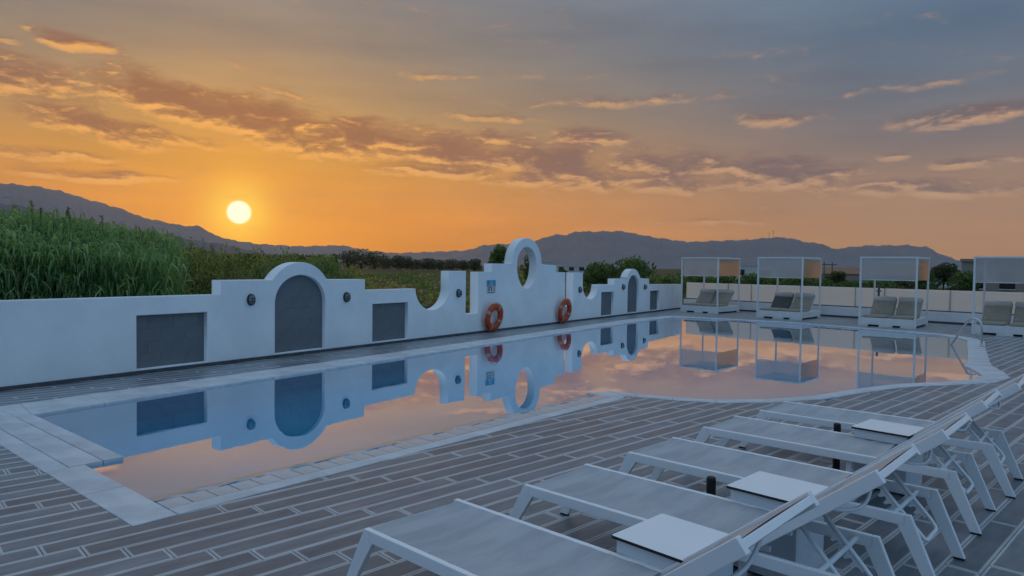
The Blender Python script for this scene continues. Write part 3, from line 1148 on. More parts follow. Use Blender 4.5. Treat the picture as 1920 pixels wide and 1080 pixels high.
backobj(MB().box(-2.75, 24, -.18, 0, .06, .37), 'wall_panel', M['plaster'], pw, .008)
backobj(MB().box(-2.75, 24, -.17, .012, .001, .06), 'skirting', M['skirt'], pw)
gf_ = empty('glass_fence')
tag(gf_, 'frosted white glass fence panels with dark bottom rail behind the cabanas', 'fence')
backobj(MB().box(-2.7, 24, -.12, -.05, .372, .402), 'bottom_rail', M['metaldark'], gf_)
t = -2.68
PW = [1.95, 1.0, 1.95, 1.95, .95, 1.95, 1.95, 1.95, 1.95, 1.95, 1.95, 1.95, 1.95, 1.95]
for w_ in PW:
    if t + w_ > 24:
        break
    backobj(MB().box(t + .014, t + w_ - .014, -.095, -.08, .405, 1.065), 'glass_panel', M['milkglass'], gf_)
    backobj(MB().box(t + w_ - .012, t + w_ + .012, -.11, -.065, .403, 1.05), 'post', M['chrome'], gf_)
    t += w_

# ------------------------------------------------------------------ pool handrail
hr = empty('pool_handrail', (10.43, 15.34, 0))
tag(hr, 'curved chrome handrail at the right end of the pool', 'handrail')
A, B_ = Vector((0, 0, 0)), Vector((10.06 - 10.43, 15.92 - 15.34, 0))
d = (B_ - A)
pts = [A + Vector((0, 0, -.02)), A + Vector((0, 0, .2)), A + Vector((0, 0, .42))]
for i in range(1, 9):
    u = i / 8
    th = math.pi * .72 * u
    pts.append(A + d * (.30 * (1 - math.cos(th)) * .82) + Vector((0, 0, .42 + .20 * math.sin(th) * (1 if th < math.pi / 2 else .9 + .1 * math.sin(th)))))
end = B_ + Vector((0, 0, -.12))
last = pts[-1]
for i in range(1, 7):
    pts.append(last.lerp(end, i / 6))
MB().tube(pts, .022, 12).obj('rail', M['chrome'], hr, smooth=True)
MB().tube([(0, 0, .006), (0, 0, .02)], .05, 16).obj('base_flange', M['chrome'], hr)

# ------------------------------------------------------------------ sun loungers
LW, HIN, LB, PHI = .62, 1.285, .755, R(38.8)


def make_lounger():
    Lg = empty('sun_lounger')
    zt = .375
    for y in (0, LW - .03):
        MB().box(.031, 1.699, y, y + .03, zt - .058, zt).obj('side_rail', M['frame'], Lg, bevel=.004)
    # legs: splayed flat tubes
    for y in (0, LW - .03):
        b = MB()
        for poly, f0, f1 in (([(-.012, zt), (.0305, zt), (.0305, zt - .058), (.052, zt - .058), (-.143, .012), (-.203, .012)], -.201, -.145),
                             ([(1.6995, zt), (1.729, zt), (1.879, .012), (1.818, .012), (1.668, zt - .058), (1.6995, zt - .058)], 1.820, 1.877)):
            b = MB()
            b.prism(poly, 0, .03)
            b.v = [(px_, y + q_, pz_) for px_, pz_, q_ in b.v]
            b.f = [tuple(reversed(f_)) for f_ in b.f]
            lg = b.obj('leg', M['frame'], Lg, bevel=.003)
            MB().box(f0, f1, y + .002, y + .028, 0, .0118).obj('foot_cap', M['black'], lg)
    # middle frame under the hinge: two posts and a floor bar
    for y in (.055, LW - .085):
        MB().box(1.06, 1.095, y, y + .03, .03, zt - .03).obj('middle_leg', M['frame'], Lg, bevel=.003)
    MB().box(1.055, 1.10, .05, LW - .05, 0, .0295).obj('floor_bar', M['frame'], Lg, bevel=.004)
    MB().tube([(1.63, .03, zt - .03), (1.63, LW - .03, zt - .03)], .013, 10).obj('cross_bar', M['frame'], Lg, smooth=True)
    MB().tube([(HIN, .03, zt - .03), (HIN, LW - .03, zt - .03)], .014, 10).obj('hinge_bar', M['frame'], Lg, smooth=True)
    MB().tube([(.02, .03, zt - .022), (.02, LW - .03, zt - .022)], .017, 10).obj('foot_bar', M['frame'], Lg, smooth=True)
    # seat sling: wraps the foot bar, sags a little and carries soft folds
    y0, y1 = .0315, LW - .0315

    def seat(u, v):
        s_ = -.05 + u * (HIN - .02 + .05)
        y = y0 + (y1 - y0) * v
        sag = .014 * (4 * v * (1 - v)) * min(1, max(0, (s_ + .02) * 6)) * (1 if s_ < 1.1 else .6)
        fold = .0035 * math.sin(s_ * 23 + 5 * v + 2 * math.sin(4 * v)) * (4 * v * (1 - v)) + .002 * math.sin(s_ * 47 - 9 * v)
        if s_ < .02:
            t = (.02 - s_) / .07 * 2.2
            return (.02 - .0195 * math.sin(t), y, zt - .022 + .0195 * math.cos(t))
        return (s_, y, zt - .0025 - sag + fold * min(1, max(0, (s_ - .04) * 10)))
    MB().grid(seat, 60, 14).obj('seat_sling', M['sling'], Lg, smooth=True)
    # backrest frame, its sling and the notched prop
    ca, sa = math.cos(PHI), math.sin(PHI)

    def bk(r_, y, n_):
        return (HIN + r_ * ca - n_ * sa, y, zt - .02 + r_ * sa + n_ * ca)
    b = MB()
    for y in (.0, LW - .03):
        vs = [bk(r_, yy_, n_) for r_ in (.0, LB) for yy_ in (y, y + .03) for n_ in (-.029, .029)]
        b.add(vs, [(0, 1, 3, 2), (4, 6, 7, 5), (0, 4, 5, 1), (2, 3, 7, 6), (1, 5, 7, 3), (0, 2, 6, 4)])
    vs = [bk(r_, yy_, n_) for r_ in (LB - .03, LB - .001) for yy_ in (.0295, LW - .0295) for n_ in (-.015, .015)]
    b.add(vs, [(0, 1, 3, 2), (4, 6, 7, 5), (0, 4, 5, 1), (2, 3, 7, 6), (1, 5, 7, 3), (0, 2, 6, 4)])
    bkf = b.obj('backrest', M['frame'], Lg, bevel=.003)

    def bsl(u, v):
        r_ = .02 + (LB - .03) * u
        y = y0 + (y1 - y0) * v
        sag = .035 * (4 * v * (1 - v)) * math.sin(math.pi * min(1, u * 1.02)) ** .7 if 0 < u < 1 else 0
        return bk(r_, y, .018 - sag + .003 * math.sin(r_ * 25 + 4 * v))
    MB().grid(bsl, 26, 12).obj('backrest_sling', M['sling'], bkf, smooth=True)
    slv = MB()
    k_ = 8
    vs = []
    for yy_ in (.031, LW - .031):
        for j in range(k_):
            t_ = 2 * math.pi * j / k_
            vs.append(bk(LB - .012 + .011 * math.cos(t_), yy_, .0 + .0165 * math.sin(t_)))
    slv.add(vs, [(j, (j + 1) % k_, k_ + (j + 1) % k_, k_ + j) for j in range(k_)])
    slv.obj('top_sleeve', M['sleeve'], bkf, smooth=True)
    MB().tube([bk(.50, .03 + (LW - .06) * j / 10, -.028 - .06 * math.sin(math.pi * j / 10)) for j in range(11)], .009, 8).obj('bow', M['frame'], bkf, smooth=True)
    for y in (.16, LW - .19):
        MB().box(HIN + .02, HIN + .09, y, y + .02, zt - .045, zt - .02).obj('hinge_plate', M['frame'], Lg)
    # prop: U-shaped tube with a toothed rack on each arm
    ya, yb = .175, LW - .175
    top = bk(.26, 0, -.035)
    foot = (1.765, 0, .20)
    pts = [(top[0], ya, top[2])]
    for (x, z, y) in ((foot[0] - .03, foot[2] + .04, ya), (foot[0] - .008, foot[2] + .012, ya + .008), (foot[0], foot[2], ya + .03), (foot[0], foot[2], yb - .03), (foot[0] - .008, foot[2] + .012, yb - .008), (foot[0] - .03, foot[2] + .04, yb)):
        pts.append((x, y, z))
    pts.append((top[0], yb, top[2]))
    st = MB().tube(pts, .011, 8).obj('prop', M['frame'], Lg, smooth=True)
    dv = Vector((foot[0] - top[0], 0, foot[2] - top[2]))
    Ln = dv.length
    dv.normalize()
    nv = Vector((-dv.z, 0, dv.x))
    if nv.x > 0:
        nv = -nv
    for y in (ya, yb):
        poly = [(.05, .004)]
        for q in range(5):
            s0 = .07 + q * .042
            poly += [(s0, .020), (s0 + .004, .044), (s0 + .018, .040), (s0 + .021, .020), (s0 + .030, .012)]
        poly += [(.29, .012), (.29, .0), (.05, 0.0)]
        b = MB()
        b.prism(poly, -.005, .005)
        b.v = [tuple(Vector((top[0], y, top[2])) + dv * (a * Ln / .36) + nv * (c_ + .006) + Vector((0, w_, 0))) for a, c_, w_ in b.v]
        b.obj('notch_rack', M['frame'], st)
    return Lg


lap = R(-42.0)
lb_ = Vector((math.cos(lap), math.sin(lap)))
lw_ = Vector((math.cos(R(46.5)), math.sin(R(46.5))))
LPOS = [(-.690, 3.298), (.093, 4.004), (.825, 4.75), (1.560, 5.545), (2.270, 6.235)]
LLAB = ['nearest white framed sun lounger with grey sling, cut by the bottom edge',
        'second white sun lounger from the camera, between two white side tables',
        'third and middle white sun lounger in the foreground row',
        'fourth white sun lounger from the camera, before the last one',
        'farthest white sun lounger of the foreground row, nearest the pool curve']
lproto = make_lounger()
for i, (p_, lb) in enumerate(zip(LPOS, LLAB)):
    o = lproto if i == 0 else copy_tree(lproto)
    o.location = (p_[0], p_[1], 0)
    o.rotation_euler = (0, 0, R(-42.5) + (0, .004, -.006, .008, .03)[i])
    tag(o, lb, 'sun lounger', 'sun loungers in the foreground row')


# ------------------------------------------------------------------ side tables
def make_table():
    T_ = empty('side_table')
    h = .202
    top = MB().box(-h + .0015, h - .0015, -h + .0015, h - .0015, .4385, .4525).obj('table_top', M['black'], T_)
    pts = []
    for cx, cy, a0 in ((1, 1, 0), (-1, 1, 90), (-1, -1, 180), (1, -1, 270)):
        for k_ in range(4):
            a = R(a0 + 30 * k_)
            pts.append((cx * (h - .012) + .012 * math.cos(a), cy * (h - .012) + .012 * math.sin(a)))
    MB().prism(pts, .4526, .4536).obj('laminate', M['tabletop'], top)
    MB().box(-.185, .185, -.185, .185, .372, .438).obj('upper_box', M['tablebody'], T_, bevel=.003)
    MB().box(-.172, .172, -.172, .172, .358, .372).obj('shadow_gap', M['metaldark'], T_)
    MB().box(-.185, .185, -.185, .185, .012, .358).obj('body', M['tablebody'], T_, bevel=.003)
    MB().box(-.17, .17, -.17, .17, 0, .012).obj('base', M['black'], T_)
    return T_


tp = make_table()
for i, (x, y, lb) in enumerate([(.745, 3.065, 'nearest white square side table with black edge beside the nearest lounger'),
                                (1.486, 3.80, 'middle white square side table between the second and third loungers'),
                                (2.91, 5.29, 'farthest white square side table between the last two loungers')]):
    o = tp if i == 0 else copy_tree(tp)
    o.location, o.rotation_euler = (x, y, 0), (0, 0, R(44.3) + (0, .01, -.02)[i])
    tag(o, lb, 'side table', 'white side tables between the loungers')

for x, y, lb in ((1.213, 4.13, 'short black post beside the middle side table'), (2.674, 5.63, 'short black post beside the farthest side table')):
    P_ = empty('short_post', (x, y, 0))
    MB().tube([(0, 0, .006), (0, 0, .385), (0, 0, .398), (0, 0, .402)], [.028, .028, .026, .018], 16).obj('tube', M['black'], P_, smooth=False)
    MB().tube([(0, 0, 0), (0, 0, .006)], .07, 20).obj('floor_plate', M['metaldark'], P_)
    tag(P_, lb, 'post', 'short black posts between the loungers')


# ------------------------------------------------------------------ cabanas
CW, CD = 1.53, 1.75


def make_cabana():
    """local: x along the front, y to the back, z up; origin at front left foot"""
    Cb = empty('cabana')
    zt = .255
    b = MB()
    b.box(.03, CW - .03, .03, CD - .03, .055, zt)
    b.obj('platform', M['frame_far'], Cb, bevel=.006)
    for fx in (.03, .55, 1.12):
        for fy in (.03, CD - .13):
            w_ = .22 if fx < .5 or fx > 1 else .36
            MB().box(fx, fx + (CW - .03 - fx if fx > 1 else w_), fy, fy + .10, 0, .0545).obj('foot', M['frame_far'], Cb)
    MB().box(.06, CW - .06, .06, CD - .06, .002, .054).obj('shade_fill', M['black'], Cb)  # black filler stands in for the shade beneath the platform
    H = 2.075
    for x in (0, CW - .05):
        for y in (0, CD - .05):
            MB().box(x, x + .05, y, y + .05, 0, H - .05).obj('post', M['frame_far'], Cb, bevel=.004)
    for (x0, x1, y0, y1) in ((0, CW, 0, .05), (0, CW, CD - .05, CD), (0, .05, .05, CD - .05), (CW - .05, CW, .05, CD - .05)):
        MB().box(x0, x1, y0, y1, H - .05, H).obj('top_beam', M['frame_far'], Cb, bevel=.004)

    def roof(u, v):
        return (.05 + (CW - .1) * u, .05 + (CD - .1) * v, H - .012 - .03 * math.sin(math.pi * u) * math.sin(math.pi * v))
    MB().grid(roof, 8, 8).obj('canopy', M['roofcloth'], Cb, smooth=True)

    def screen(p0, p1, z0, z1):
        def fn(u, v):
            q = Vector(p0).lerp(Vector(p1), u)
            nrm = Vector((p1[1] - p0[1], p0[0] - p1[0], 0)).normalized()
            q = q + nrm * (.012 * math.sin(u * 9 + 1) * (1 - v))
            return (q.x, q.y, z0 + (z1 - z0) * v)
        return MB().grid(fn, 14, 4)
    screen((.052, .02, 0), (CW - .052, .02, 0), 1.39, H - .05).obj('front_screen', M['valance'], Cb, smooth=True)
    screen((CW - .02, .052, 0), (CW - .02, CD - .052, 0), 1.39, H - .10).obj('side_screen', M['sidescreen'], Cb, smooth=True)
    MB().tube([(.05, .02, 1.385), (CW - .05, .02, 1.385)], .012, 8).obj('screen_bar', M['frame_far'], Cb, smooth=True)
    # two hinged back boards on the platform
    for x in (.09, .80):
        b = MB()
        b.add([(x, 1.02, zt + .002), (x + .64, 1.02, zt + .002), (x + .64, 1.02 + .47, zt + .50), (x, 1.02 + .47, zt + .50),
               (x, 1.045, zt + .002), (x + .64, 1.045, zt + .002), (x + .64, 1.045 + .47, zt + .49), (x, 1.045 + .47, zt + .49)],
              [(0, 1, 2, 3), (7, 6, 5, 4), (0, 4, 5, 1), (1, 5, 6, 2), (2, 6, 7, 3), (3, 7, 4, 0)])
        b.obj('back_board', M['frame_far'], Cb)
    return Cb


def make_mattress():
    Mt = empty('mattress')
    w_ = .64
    b = MB()

    def pad(p0, p1, th, nrm):
        d = (Vector(p1) - Vector(p0))
        vs, fs = [], []
        K = 12
        for i in range(9):
            u = i / 8
            for j in range(K):
                t = 2 * math.pi * j / K
                cx = math.copysign(abs(math.cos(t)) ** .35, math.cos(t))
                cz = math.copysign(abs(math.sin(t)) ** .55, math.sin(t))
                e = 1 - .06 * (abs(2 * u - 1) ** 8)
                q = Vector(p0) + d * u + Vector(nrm) * (th / 2 + th / 2 * cz * e)
                vs.append((w_ / 2 + w_ / 2 * cx, q.y, q.z))
        for i in range(8):
            fs += [(i * K + j, i * K + (j + 1) % K, (i + 1) * K + (j + 1) % K, (i + 1) * K + j) for j in range(K)]
        fs += [tuple(range(K - 1, -1, -1)), tuple(range(8 * K, 9 * K))]
        return MB().add(vs, fs)
    pad((0, .06, 0), (0, .98, 0), .075, (0, 0, 1)).obj('seat_pad', M['cushion'], Mt, smooth=True)
    pad((0, .985, .02), (0, .985 + .46, .02 + .49), .075, (0, -.73, .685)).obj('back_pad', M['cushion'], Mt, smooth=True)
    rl = MB()
    q = (0, .985 + .385, .02 + .49)
    rl.tube([(.0, q[1], q[2]), (.02, q[1], q[2]), (w_ - .02, q[1], q[2]), (w_, q[1], q[2])], [.07, .098, .098, .07], 16)
    rl.obj('head_roll', M['bolster'], Mt, smooth=True)
    for x in (.0, w_):
        MB().tube([(x - .006, q[1], q[2]), (x + .006, q[1], q[2])], .035, 12).obj('roll_end', M['black'], Mt)
    return Mt


CPOS = [(6.44, 26.43), (8.39, 23.74), (10.44, 20.84), (12.33, 18.55)]
WHICH = ['leftmost cabana, beside the end of the white wall', 'second cabana from the left, behind the pool', 'third cabana from the left, behind the pool', 'rightmost cabana, cut by the right edge of the picture']
cproto, mproto = make_cabana(), make_mattress()
CROT = [R(-44), R(-42.5), R(-40.5), R(-42)]
for i, (x, y) in enumerate(CPOS):
    o = cproto if i == 0 else copy_tree(cproto)
    o.location, o.rotation_euler = (x, y, 0), (0, 0, CROT[i])
    tag(o, 'cream canopied ' + WHICH[i], 'cabana', 'cabanas along the glass fence')
    T_ = Matrix.Translation((x, y, 0)) @ Matrix.Rotation(CROT[i], 4, 'Z')
    for j, lx in enumerate((.09, .80)):
        mo = mproto if (i == 0 and j == 0) else copy_tree(mproto)
        q = T_ @ Vector((lx, 0, .257))
        mo.location, mo.rotation_euler = q, (0, 0, CROT[i])
        side = ('left', 'right')[j]
        nm = ('leftmost', 'second', 'third', 'rightmost')[i]
        dk = (i, j) == (1, 0)
        tag(mo, ('dark ' if dk else '') + 'taupe mattress with rolled head pillow on the %s of the %s cabana' % (side, nm), 'mattress', 'reclined mattresses on the cabanas')
        if dk:
            for c_ in [c_ for c_ in bpy.data.objects if c_.parent == mo and c_.name.startswith('back_pad')]:
                c_.data = c_.data.copy()
                c_.data.materials[0] = M['cushion_dark']

# post with a tap knob behind the third cabana
sh = empty('shower_post', backpt(5.05, .25) + (0,))
MB().tube([(0, 0, 0), (0, 0, 1.16)], .035, 12).obj('tube', M['metaldark'], sh)
MB().tube([(-.09, 0, .98), (.09, 0, .98)], .02, 8).obj('tap', M['metaldark'], sh)
tag(sh, 'dark grey tap post standing behind the third cabana', 'post')


# ------------------------------------------------------------------ plants
def leaves(b, n, pos, size, rnd, mats, flat=0.0, long=1.0):
    for _ in range(n):
        p_ = pos()
        a, e = rnd.uniform(0, 6.283), rnd.uniform(-1, 1)
        d = Vector((math.cos(a) * math.sqrt(1 - e * e), math.sin(a) * math.sqrt(1 - e * e), e * (1 - flat)))
        s_ = size * rnd.uniform(.6, 1.4)
        sd = d.cross(Vector((rnd.uniform(-1, 1), rnd.uniform(-1, 1), rnd.uniform(-1, 1))))
        if sd.length < 1e-3:
            continue
        sd = sd.normalized() * s_ * .42
        d = d.normalized() * s_ * long
        b.add([p_ - d * .5, p_ + sd * .9, p_ + d * .6, p_ - sd], [(0, 1, 2, 3)], rnd.choice(mats))


def tree(name, loc, h, w, label, cat, seed, mats, n=1500, leaf=.14, trunk=.3, lobes=9, open_=0.0, group=None, spiky=0.0, fat=1.0):
    rnd = random.Random(seed)
    T_ = empty(name, loc)
    tb = MB()
    lean = Vector((rnd.uniform(-.06, .06), rnd.uniform(-.06, .06), 0)) * h
    tr = max(.03, h * .022)
    zt = h * trunk
    tb.tube([(0, 0, -.15), Vector((0, 0, zt * .5)) + lean * .3, Vector((0, 0, zt)) + lean * .6, Vector((0, 0, h * .75)) + lean], [tr * 1.4, tr, tr * .85, tr * .3], 7)
    cen = []
    for i in range(lobes):
        a = 2.4 * i + rnd.uniform(-.4, .4)
        f = rnd.uniform(.2, .85)
        zc = zt + (h - zt) * (.18 + .68 * (i + .5) / lobes)
        prof_ = math.sin(math.pi * min(1, max(.05, .18 + .8 * (zc - zt) / (h - zt)))) ** .7
        c_ = Vector((math.cos(a) * f * w * .36 * prof_, math.sin(a) * f * w * .36 * prof_, zc)) + lean * (zc / h)
        cen.append((c_, w * rnd.uniform(.17, .27) * fat, (h - zt) * rnd.uniform(.12, .2) * fat))
        tb.tube([Vector((0, 0, zt * rnd.uniform(.6, 1.1))) + lean * .5, (c_ + Vector((0, 0, zt))) * .5, c_], [tr * .55, tr * .35, tr * .12], 5)
    tb.obj('trunk', M['bark'], T_)
    b = MB()

    def pos():
        c_, rx, rz_ = rnd.choice(cen)
        while True:
            q = Vector((rnd.uniform(-1, 1), rnd.uniform(-1, 1), rnd.uniform(-1, 1)))
            if q.length < 1:
                break
        r0 = q.length ** (.35 + open_)
        q = q.normalized() * r0 if q.length > 1e-3 else q
        k_ = 1 + (spiky * rnd.random() ** 6)
        return c_ + Vector((q.x * rx, q.y * rx, q.z * rz_ * k_))
    leaves(b, n, pos, leaf, rnd, range(len(mats)))
    if spiky:
        for _ in range(int(26 * spiky)):
            c_, rx, rz_ = rnd.choice(cen)
            q = c_ + Vector((rnd.uniform(-1, 1) * rx, rnd.uniform(-1, 1) * rx, rz_ * .6))
            d = Vector((rnd.uniform(-.5, .5), rnd.uniform(-.5, .5), 1)).normalized() * rnd.uniform(.12, .28) * h * .6
            for i in range(14):
                p_ = q + d * (i / 14)
                leaves(b, 2, lambda: p_ + Vector((rnd.uniform(-.05, .05), rnd.uniform(-.05, .05), 0)), leaf * .8, rnd, range(len(mats)))
    b.obj('crown', [M[k_] for k_ in mats], T_)
    tag(T_, label, cat, group)
    return T_


def dirpt(az, dist, z=-.5):
    return (dist * math.sin(R(az)), dist * math.cos(R(az)), z)


# giant reeds: canes with arching leaves, thousands of them
rnd = random.Random(11)
b = MB()


def reed(x, y, h, ntop, lean, mset):
    base = Vector((x, y, -.5))
    a = rnd.uniform(0, 6.283)
    ld = Vector((math.cos(a), math.sin(a), 0)) * lean * h
    P = [base, base + Vector((0, 0, h * .55)) + ld * .3, base + Vector((0, 0, h)) + ld]
    for i in range(2):
        r0, r1 = (.012, .010, .004)[i], (.012, .010, .004)[i + 1]
        d = (P[i + 1] - P[i]).cross(Vector((.6, -.8, 0))).normalized()
        b.add([P[i] - d * r0, P[i] + d * r0, P[i + 1] + d * r1, P[i + 1] - d * r1], [(0, 1, 2, 3)], mset[1])
    for i in range(ntop):
        u = .30 + .70 * (i + rnd.random() * .6) / ntop
        q = P[0].lerp(P[1], u / .55) if u < .55 else P[1].lerp(P[2], min(1, (u - .55) / .45))
        az = a + i * 2.6 + rnd.uniform(-.5, .5)
        o_ = Vector((math.cos(az), math.sin(az), 0))
        L_ = rnd.uniform(.40, .75) * (.75 if u > .9 else 1)
        sd = Vector((-math.sin(az), math.cos(az), 0)) * rnd.uniform(.012, .021)
        up0 = rnd.uniform(.6, 1.1) if u < .85 else rnd.uniform(1.0, 1.5)
        p1 = q + o_ * L_ * .26 + Vector((0, 0, L_ * .50 * up0))
        p2 = p1 + o_ * L_ * .24 + Vector((0, 0, -L_ * rnd.uniform(-.05, .22)))
        p3 = p2 + o_ * L_ * .12 + Vector((0, 0, -L_ * rnd.uniform(.25, .45)))
        tw = Vector((0, 0, rnd.uniform(-.012, .012)))
        b.add([q, p1 - sd, p1 + sd + tw, p2 - sd * .8, p2 + sd * .8 + tw, p3], [(0, 1, 2), (1, 3, 4, 2), (3, 5, 4)], mset[rnd.randint(0, len(mset) - 1)])


def reed_top(az):
    # picture height of the reed bed's top edge as an elevation angle
    pts = [(-46, 2.9), (-36.4, 2.92), (-33.5, 2.75), (-30, 2.15), (-27.9, 1.9), (-25, 1.4), (-22, .9)]
    for (a, e), (a2, e2) in zip(pts, pts[1:]):
        if a <= az <= a2:
            return e + (e2 - e) * (az - a) / (a2 - a)
    return pts[-1][1]


for _ in range(4200):
    az = rnd.uniform(-42, -25.5)
    dist = 15 + 9 * rnd.random() ** 1.2
    if az > -29 and rnd.random() < (az + 29) / 4.2:
        continue
    zt = 1.65 + dist * math.tan(R(reed_top(az)))
    h = (zt + .5) * rnd.uniform(.90, 1.02) - .06
    if dist < 17.5:
        h *= .80 + .20 * (dist - 15) / 2.5 * rnd.uniform(.6, 1.0)
    x, y = dist * math.sin(R(az)), dist * math.cos(R(az))
    reed(x, y, h, rnd.randint(9, 13), .07, (0, 1, 2, 0) if rnd.random() < .8 else (1, 3, 0, 1))
for az, dist in ((-34.7, 16), (-32.6, 16), (-30.6, 17.5), (-35.7, 17), (-27.4, 18), (-24.9, 19)):
    zt = 1.65 + dist * math.tan(R(reed_top(az))) + rnd.uniform(.05, .28)
    x, y = dist * math.sin(R(az)), dist * math.cos(R(az))
    reed(x, y, zt + .5, 7, .03, (1, 3, 1))
    for q in range(16):
        p_ = Vector((x, y, zt - .14 + .22 * rnd.random())) + Vector((rnd.uniform(-.04, .04), rnd.uniform(-.04, .04), 0))
        leaves(b, 1, lambda: p_, .03, rnd, [4, 1], long=2.2)
struct(b.obj('reeds', [M['reedA'], M['reedB'], M['reedC'], M['reedD'], M['dryA']]), 'stuff')


# feathery shrubs to the right of the reeds
def shrub(az, dist, top_el, w, seed, label, mats, n=3600, leaf=.10, group='shrubs behind the white wall'):
    rnd = random.Random(seed)
    loc = dirpt(az, dist)
    h = 1.65 + dist * math.tan(R(top_el)) + .5
    T_ = empty('shrub', loc)
    st = MB()
    br = []
    for i in range(26):
        a = rnd.uniform(0, 6.283)
        sp = rnd.random() ** .6
        e = Vector((math.cos(a) * w * .5 * sp, math.sin(a) * w * .5 * sp, h * (1 - .38 * sp ** 2) * rnd.uniform(.82, 1.0)))
        mdl = Vector((e.x * .35, e.y * .35, e.z * .55))
        br.append((Vector((e.x * .08, e.y * .08, 0)), mdl, e))
        st.tube([br[-1][0], mdl, e], [.022, .014, .003], 4)
    st.obj('stems', M['bark'], T_)
    b = MB()
    for _ in range(n):
        p0, p1, p2 = rnd.choice(br)
        t = rnd.random() ** .75
        q = p0.lerp(p1, t * 2) if t < .5 else p1.lerp(p2, t * 2 - 1)
        spread = .06 + .20 * (1 - abs(2 * t - 1.1)) * w * .5
        q = q + Vector((rnd.gauss(0, spread), rnd.gauss(0, spread), rnd.gauss(0, spread * .7)))
        if q.z < .05 or q.z > h * 1.03:
            continue
        d = (Vector((rnd.gauss(0, .6), rnd.gauss(0, .6), rnd.uniform(.3, 1.3)))).normalized() * leaf * rnd.uniform(.7, 1.7)
        sd = d.cross(Vector((rnd.uniform(-1, 1), rnd.uniform(-1, 1), .2))).normalized() * leaf * .17
        b.add([q - d * .5, q + sd, q + d * .6, q - sd], [(0, 1, 2, 3)], rnd.randint(0, len(mats) - 1))
    b.obj('foliage', [M[k_] for k_ in mats], T_)
    tag(T_, label, 'shrub', group)


SH = [(-28.2, 17.5, 2.1, 2.4), (-26.6, 18.5, 1.85, 2.6), (-24.9, 18, 1.65, 2.5), (-23.2, 19.5, 1.45, 2.7), (-21.4, 19, 1.3, 2.6), (-19.6, 20.5, 1.2, 2.8), (-17.9, 20, 1.35, 2.6), (-16.2, 21.5, 1.25, 2.5), (-15.0, 22.5, 1.05, 2.0), (-13.8, 25, .5, 2.2)]
SLAB = ['olive green feathery shrub at the right edge of the reed bed', 'olive feathery shrub above the left niche of the white wall', 'loose olive shrub above the first wall step', 'olive shrub just left of the setting sun', 'olive shrub straight below the setting sun',
        'olive green shrub left of the nearest arch top', 'bright tipped green shrub right behind the nearest arch', 'green shrub right of the nearest arch', 'last tall green shrub before the open field', 'low yellowish shrub at the start of the open field']
for i, ((az, di, te, w_), lb) in enumerate(zip(SH, SLAB)):
    ms = ('tamA', 'tamB', 'tamC') if i < 6 else (('reedA', 'tamB', 'tamC') if i < 9 else ('tamA', 'tamB', 'tamA'))
    shrub(az, di, te, w_, 40 + i, lb, ms)
# second rank behind them closes the gaps
rnd = random.Random(5)
b = MB()
for _ in range(9000):
    az = rnd.uniform(-30, -14.2)
    di = rnd.uniform(23, 30)
    te = (.62 if az > -24 else 1.0) - .35 * rnd.random() ** 2
    zt = 1.65 + di * math.tan(R(te))
    z = -.5 + (zt + .5) * rnd.random() ** .6
    q = Vector((di * math.sin(R(az)), di * math.cos(R(az)), z))
    leaves(b, 1, lambda: q, .20, rnd, [0, 1, 2])
struct(b.obj('thicket', [M['tamB'], M['tamC'], M['leafC']]), 'stuff')

# low scrub and grass out in the field
rnd = random.Random(9)
b = MB()
for _ in range(230):
    az, di = rnd.uniform(-15, 33), 34 + 120 * rnd.random() ** 1.6
    w_, h = rnd.uniform(.8, 2.6) * (1 + di / 120), rnd.uniform(.25, .75)
    if -13.5 < az < -6 and di < 75:
        h *= 1.6
    c_ = Vector(dirpt(az, di))
    ms = [0, 1] if rnd.random() < .65 else [2, 3]
    for _ in range(110):
        a, r_ = rnd.uniform(0, 6.283), math.sqrt(rnd.random())
        q = c_ + Vector((math.cos(a) * r_ * w_, math.sin(a) * r_ * w_ * .7, h * rnd.random() * (1 - r_ * r_ * .8)))
        leaves(b, 1, lambda: q, .16 + di * .0022, rnd, ms)
struct(b.obj('scrub', [M['leafB'], M['leafA'], M['tamA'], M['dryA']]), 'stuff')

# tree line across the field
rnd = random.Random(21)
FT = [(-13.3, 300, 1.02, 8), (-12.3, 300, 1.12, 11), (-11.2, 300, .98, 9), (-10.4, 320, .6, 6), (-9.4, 300, .72, 5), (-8.7, 310, .62, 6), (-7.9, 320, .40, 6), (-6.9, 300, .52, 6), (-6.0, 310, .38, 7), (-5.0, 320, .48, 7), (-4.0, 310, .40, 6), (-3.1, 300, .52, 5)]
FL_ = ['broad dark tree at the left end of the far tree line', 'tallest rounded tree of the far tree line', 'sloping dark tree right of the tallest one in the tree line', 'small tree in the dip of the far tree line', 'slim round-headed tree in the far tree line',
       'low bushy tree beside the slim round-headed one', 'low tree above the scallop in the far tree line', 'pale low tree in the middle of the far tree line', 'flat-topped low tree in the far tree line', 'wide low tree towards the right of the tree line', 'small dark tree above the wall pillar', 'last dark tree of the line beside the wall centre']
for i, ((az, di, te, w_), lb) in enumerate(zip(FT, FL_)):
    h = 1.65 + di * math.tan(R(te)) + .5
    tree('far_tree', dirpt(az, di), h, w_ * 1.3, lb, 'tree', 100 + i, ('farA', 'farB', 'leafC'), 1100, .62, .02, 11, group='trees across the field', fat=1.45)
tree('tree', dirpt(-1.05, 62), 1.65 + 62 * math.tan(R(1.83)) + .5, 2.9, 'rounded green tree left of the oval wall opening', 'tree', 130, ('leafA', 'leafB', 'leafC'), 3200, .16, .18, 12)
tree('tree', dirpt(1.35, 60), 1.65 + 60 * math.tan(R(.95)) + .5, 1.6, 'slim dark tree seen through the oval wall opening', 'tree', 131, ('leafC', 'leafA'), 900, .14, .2, 8)
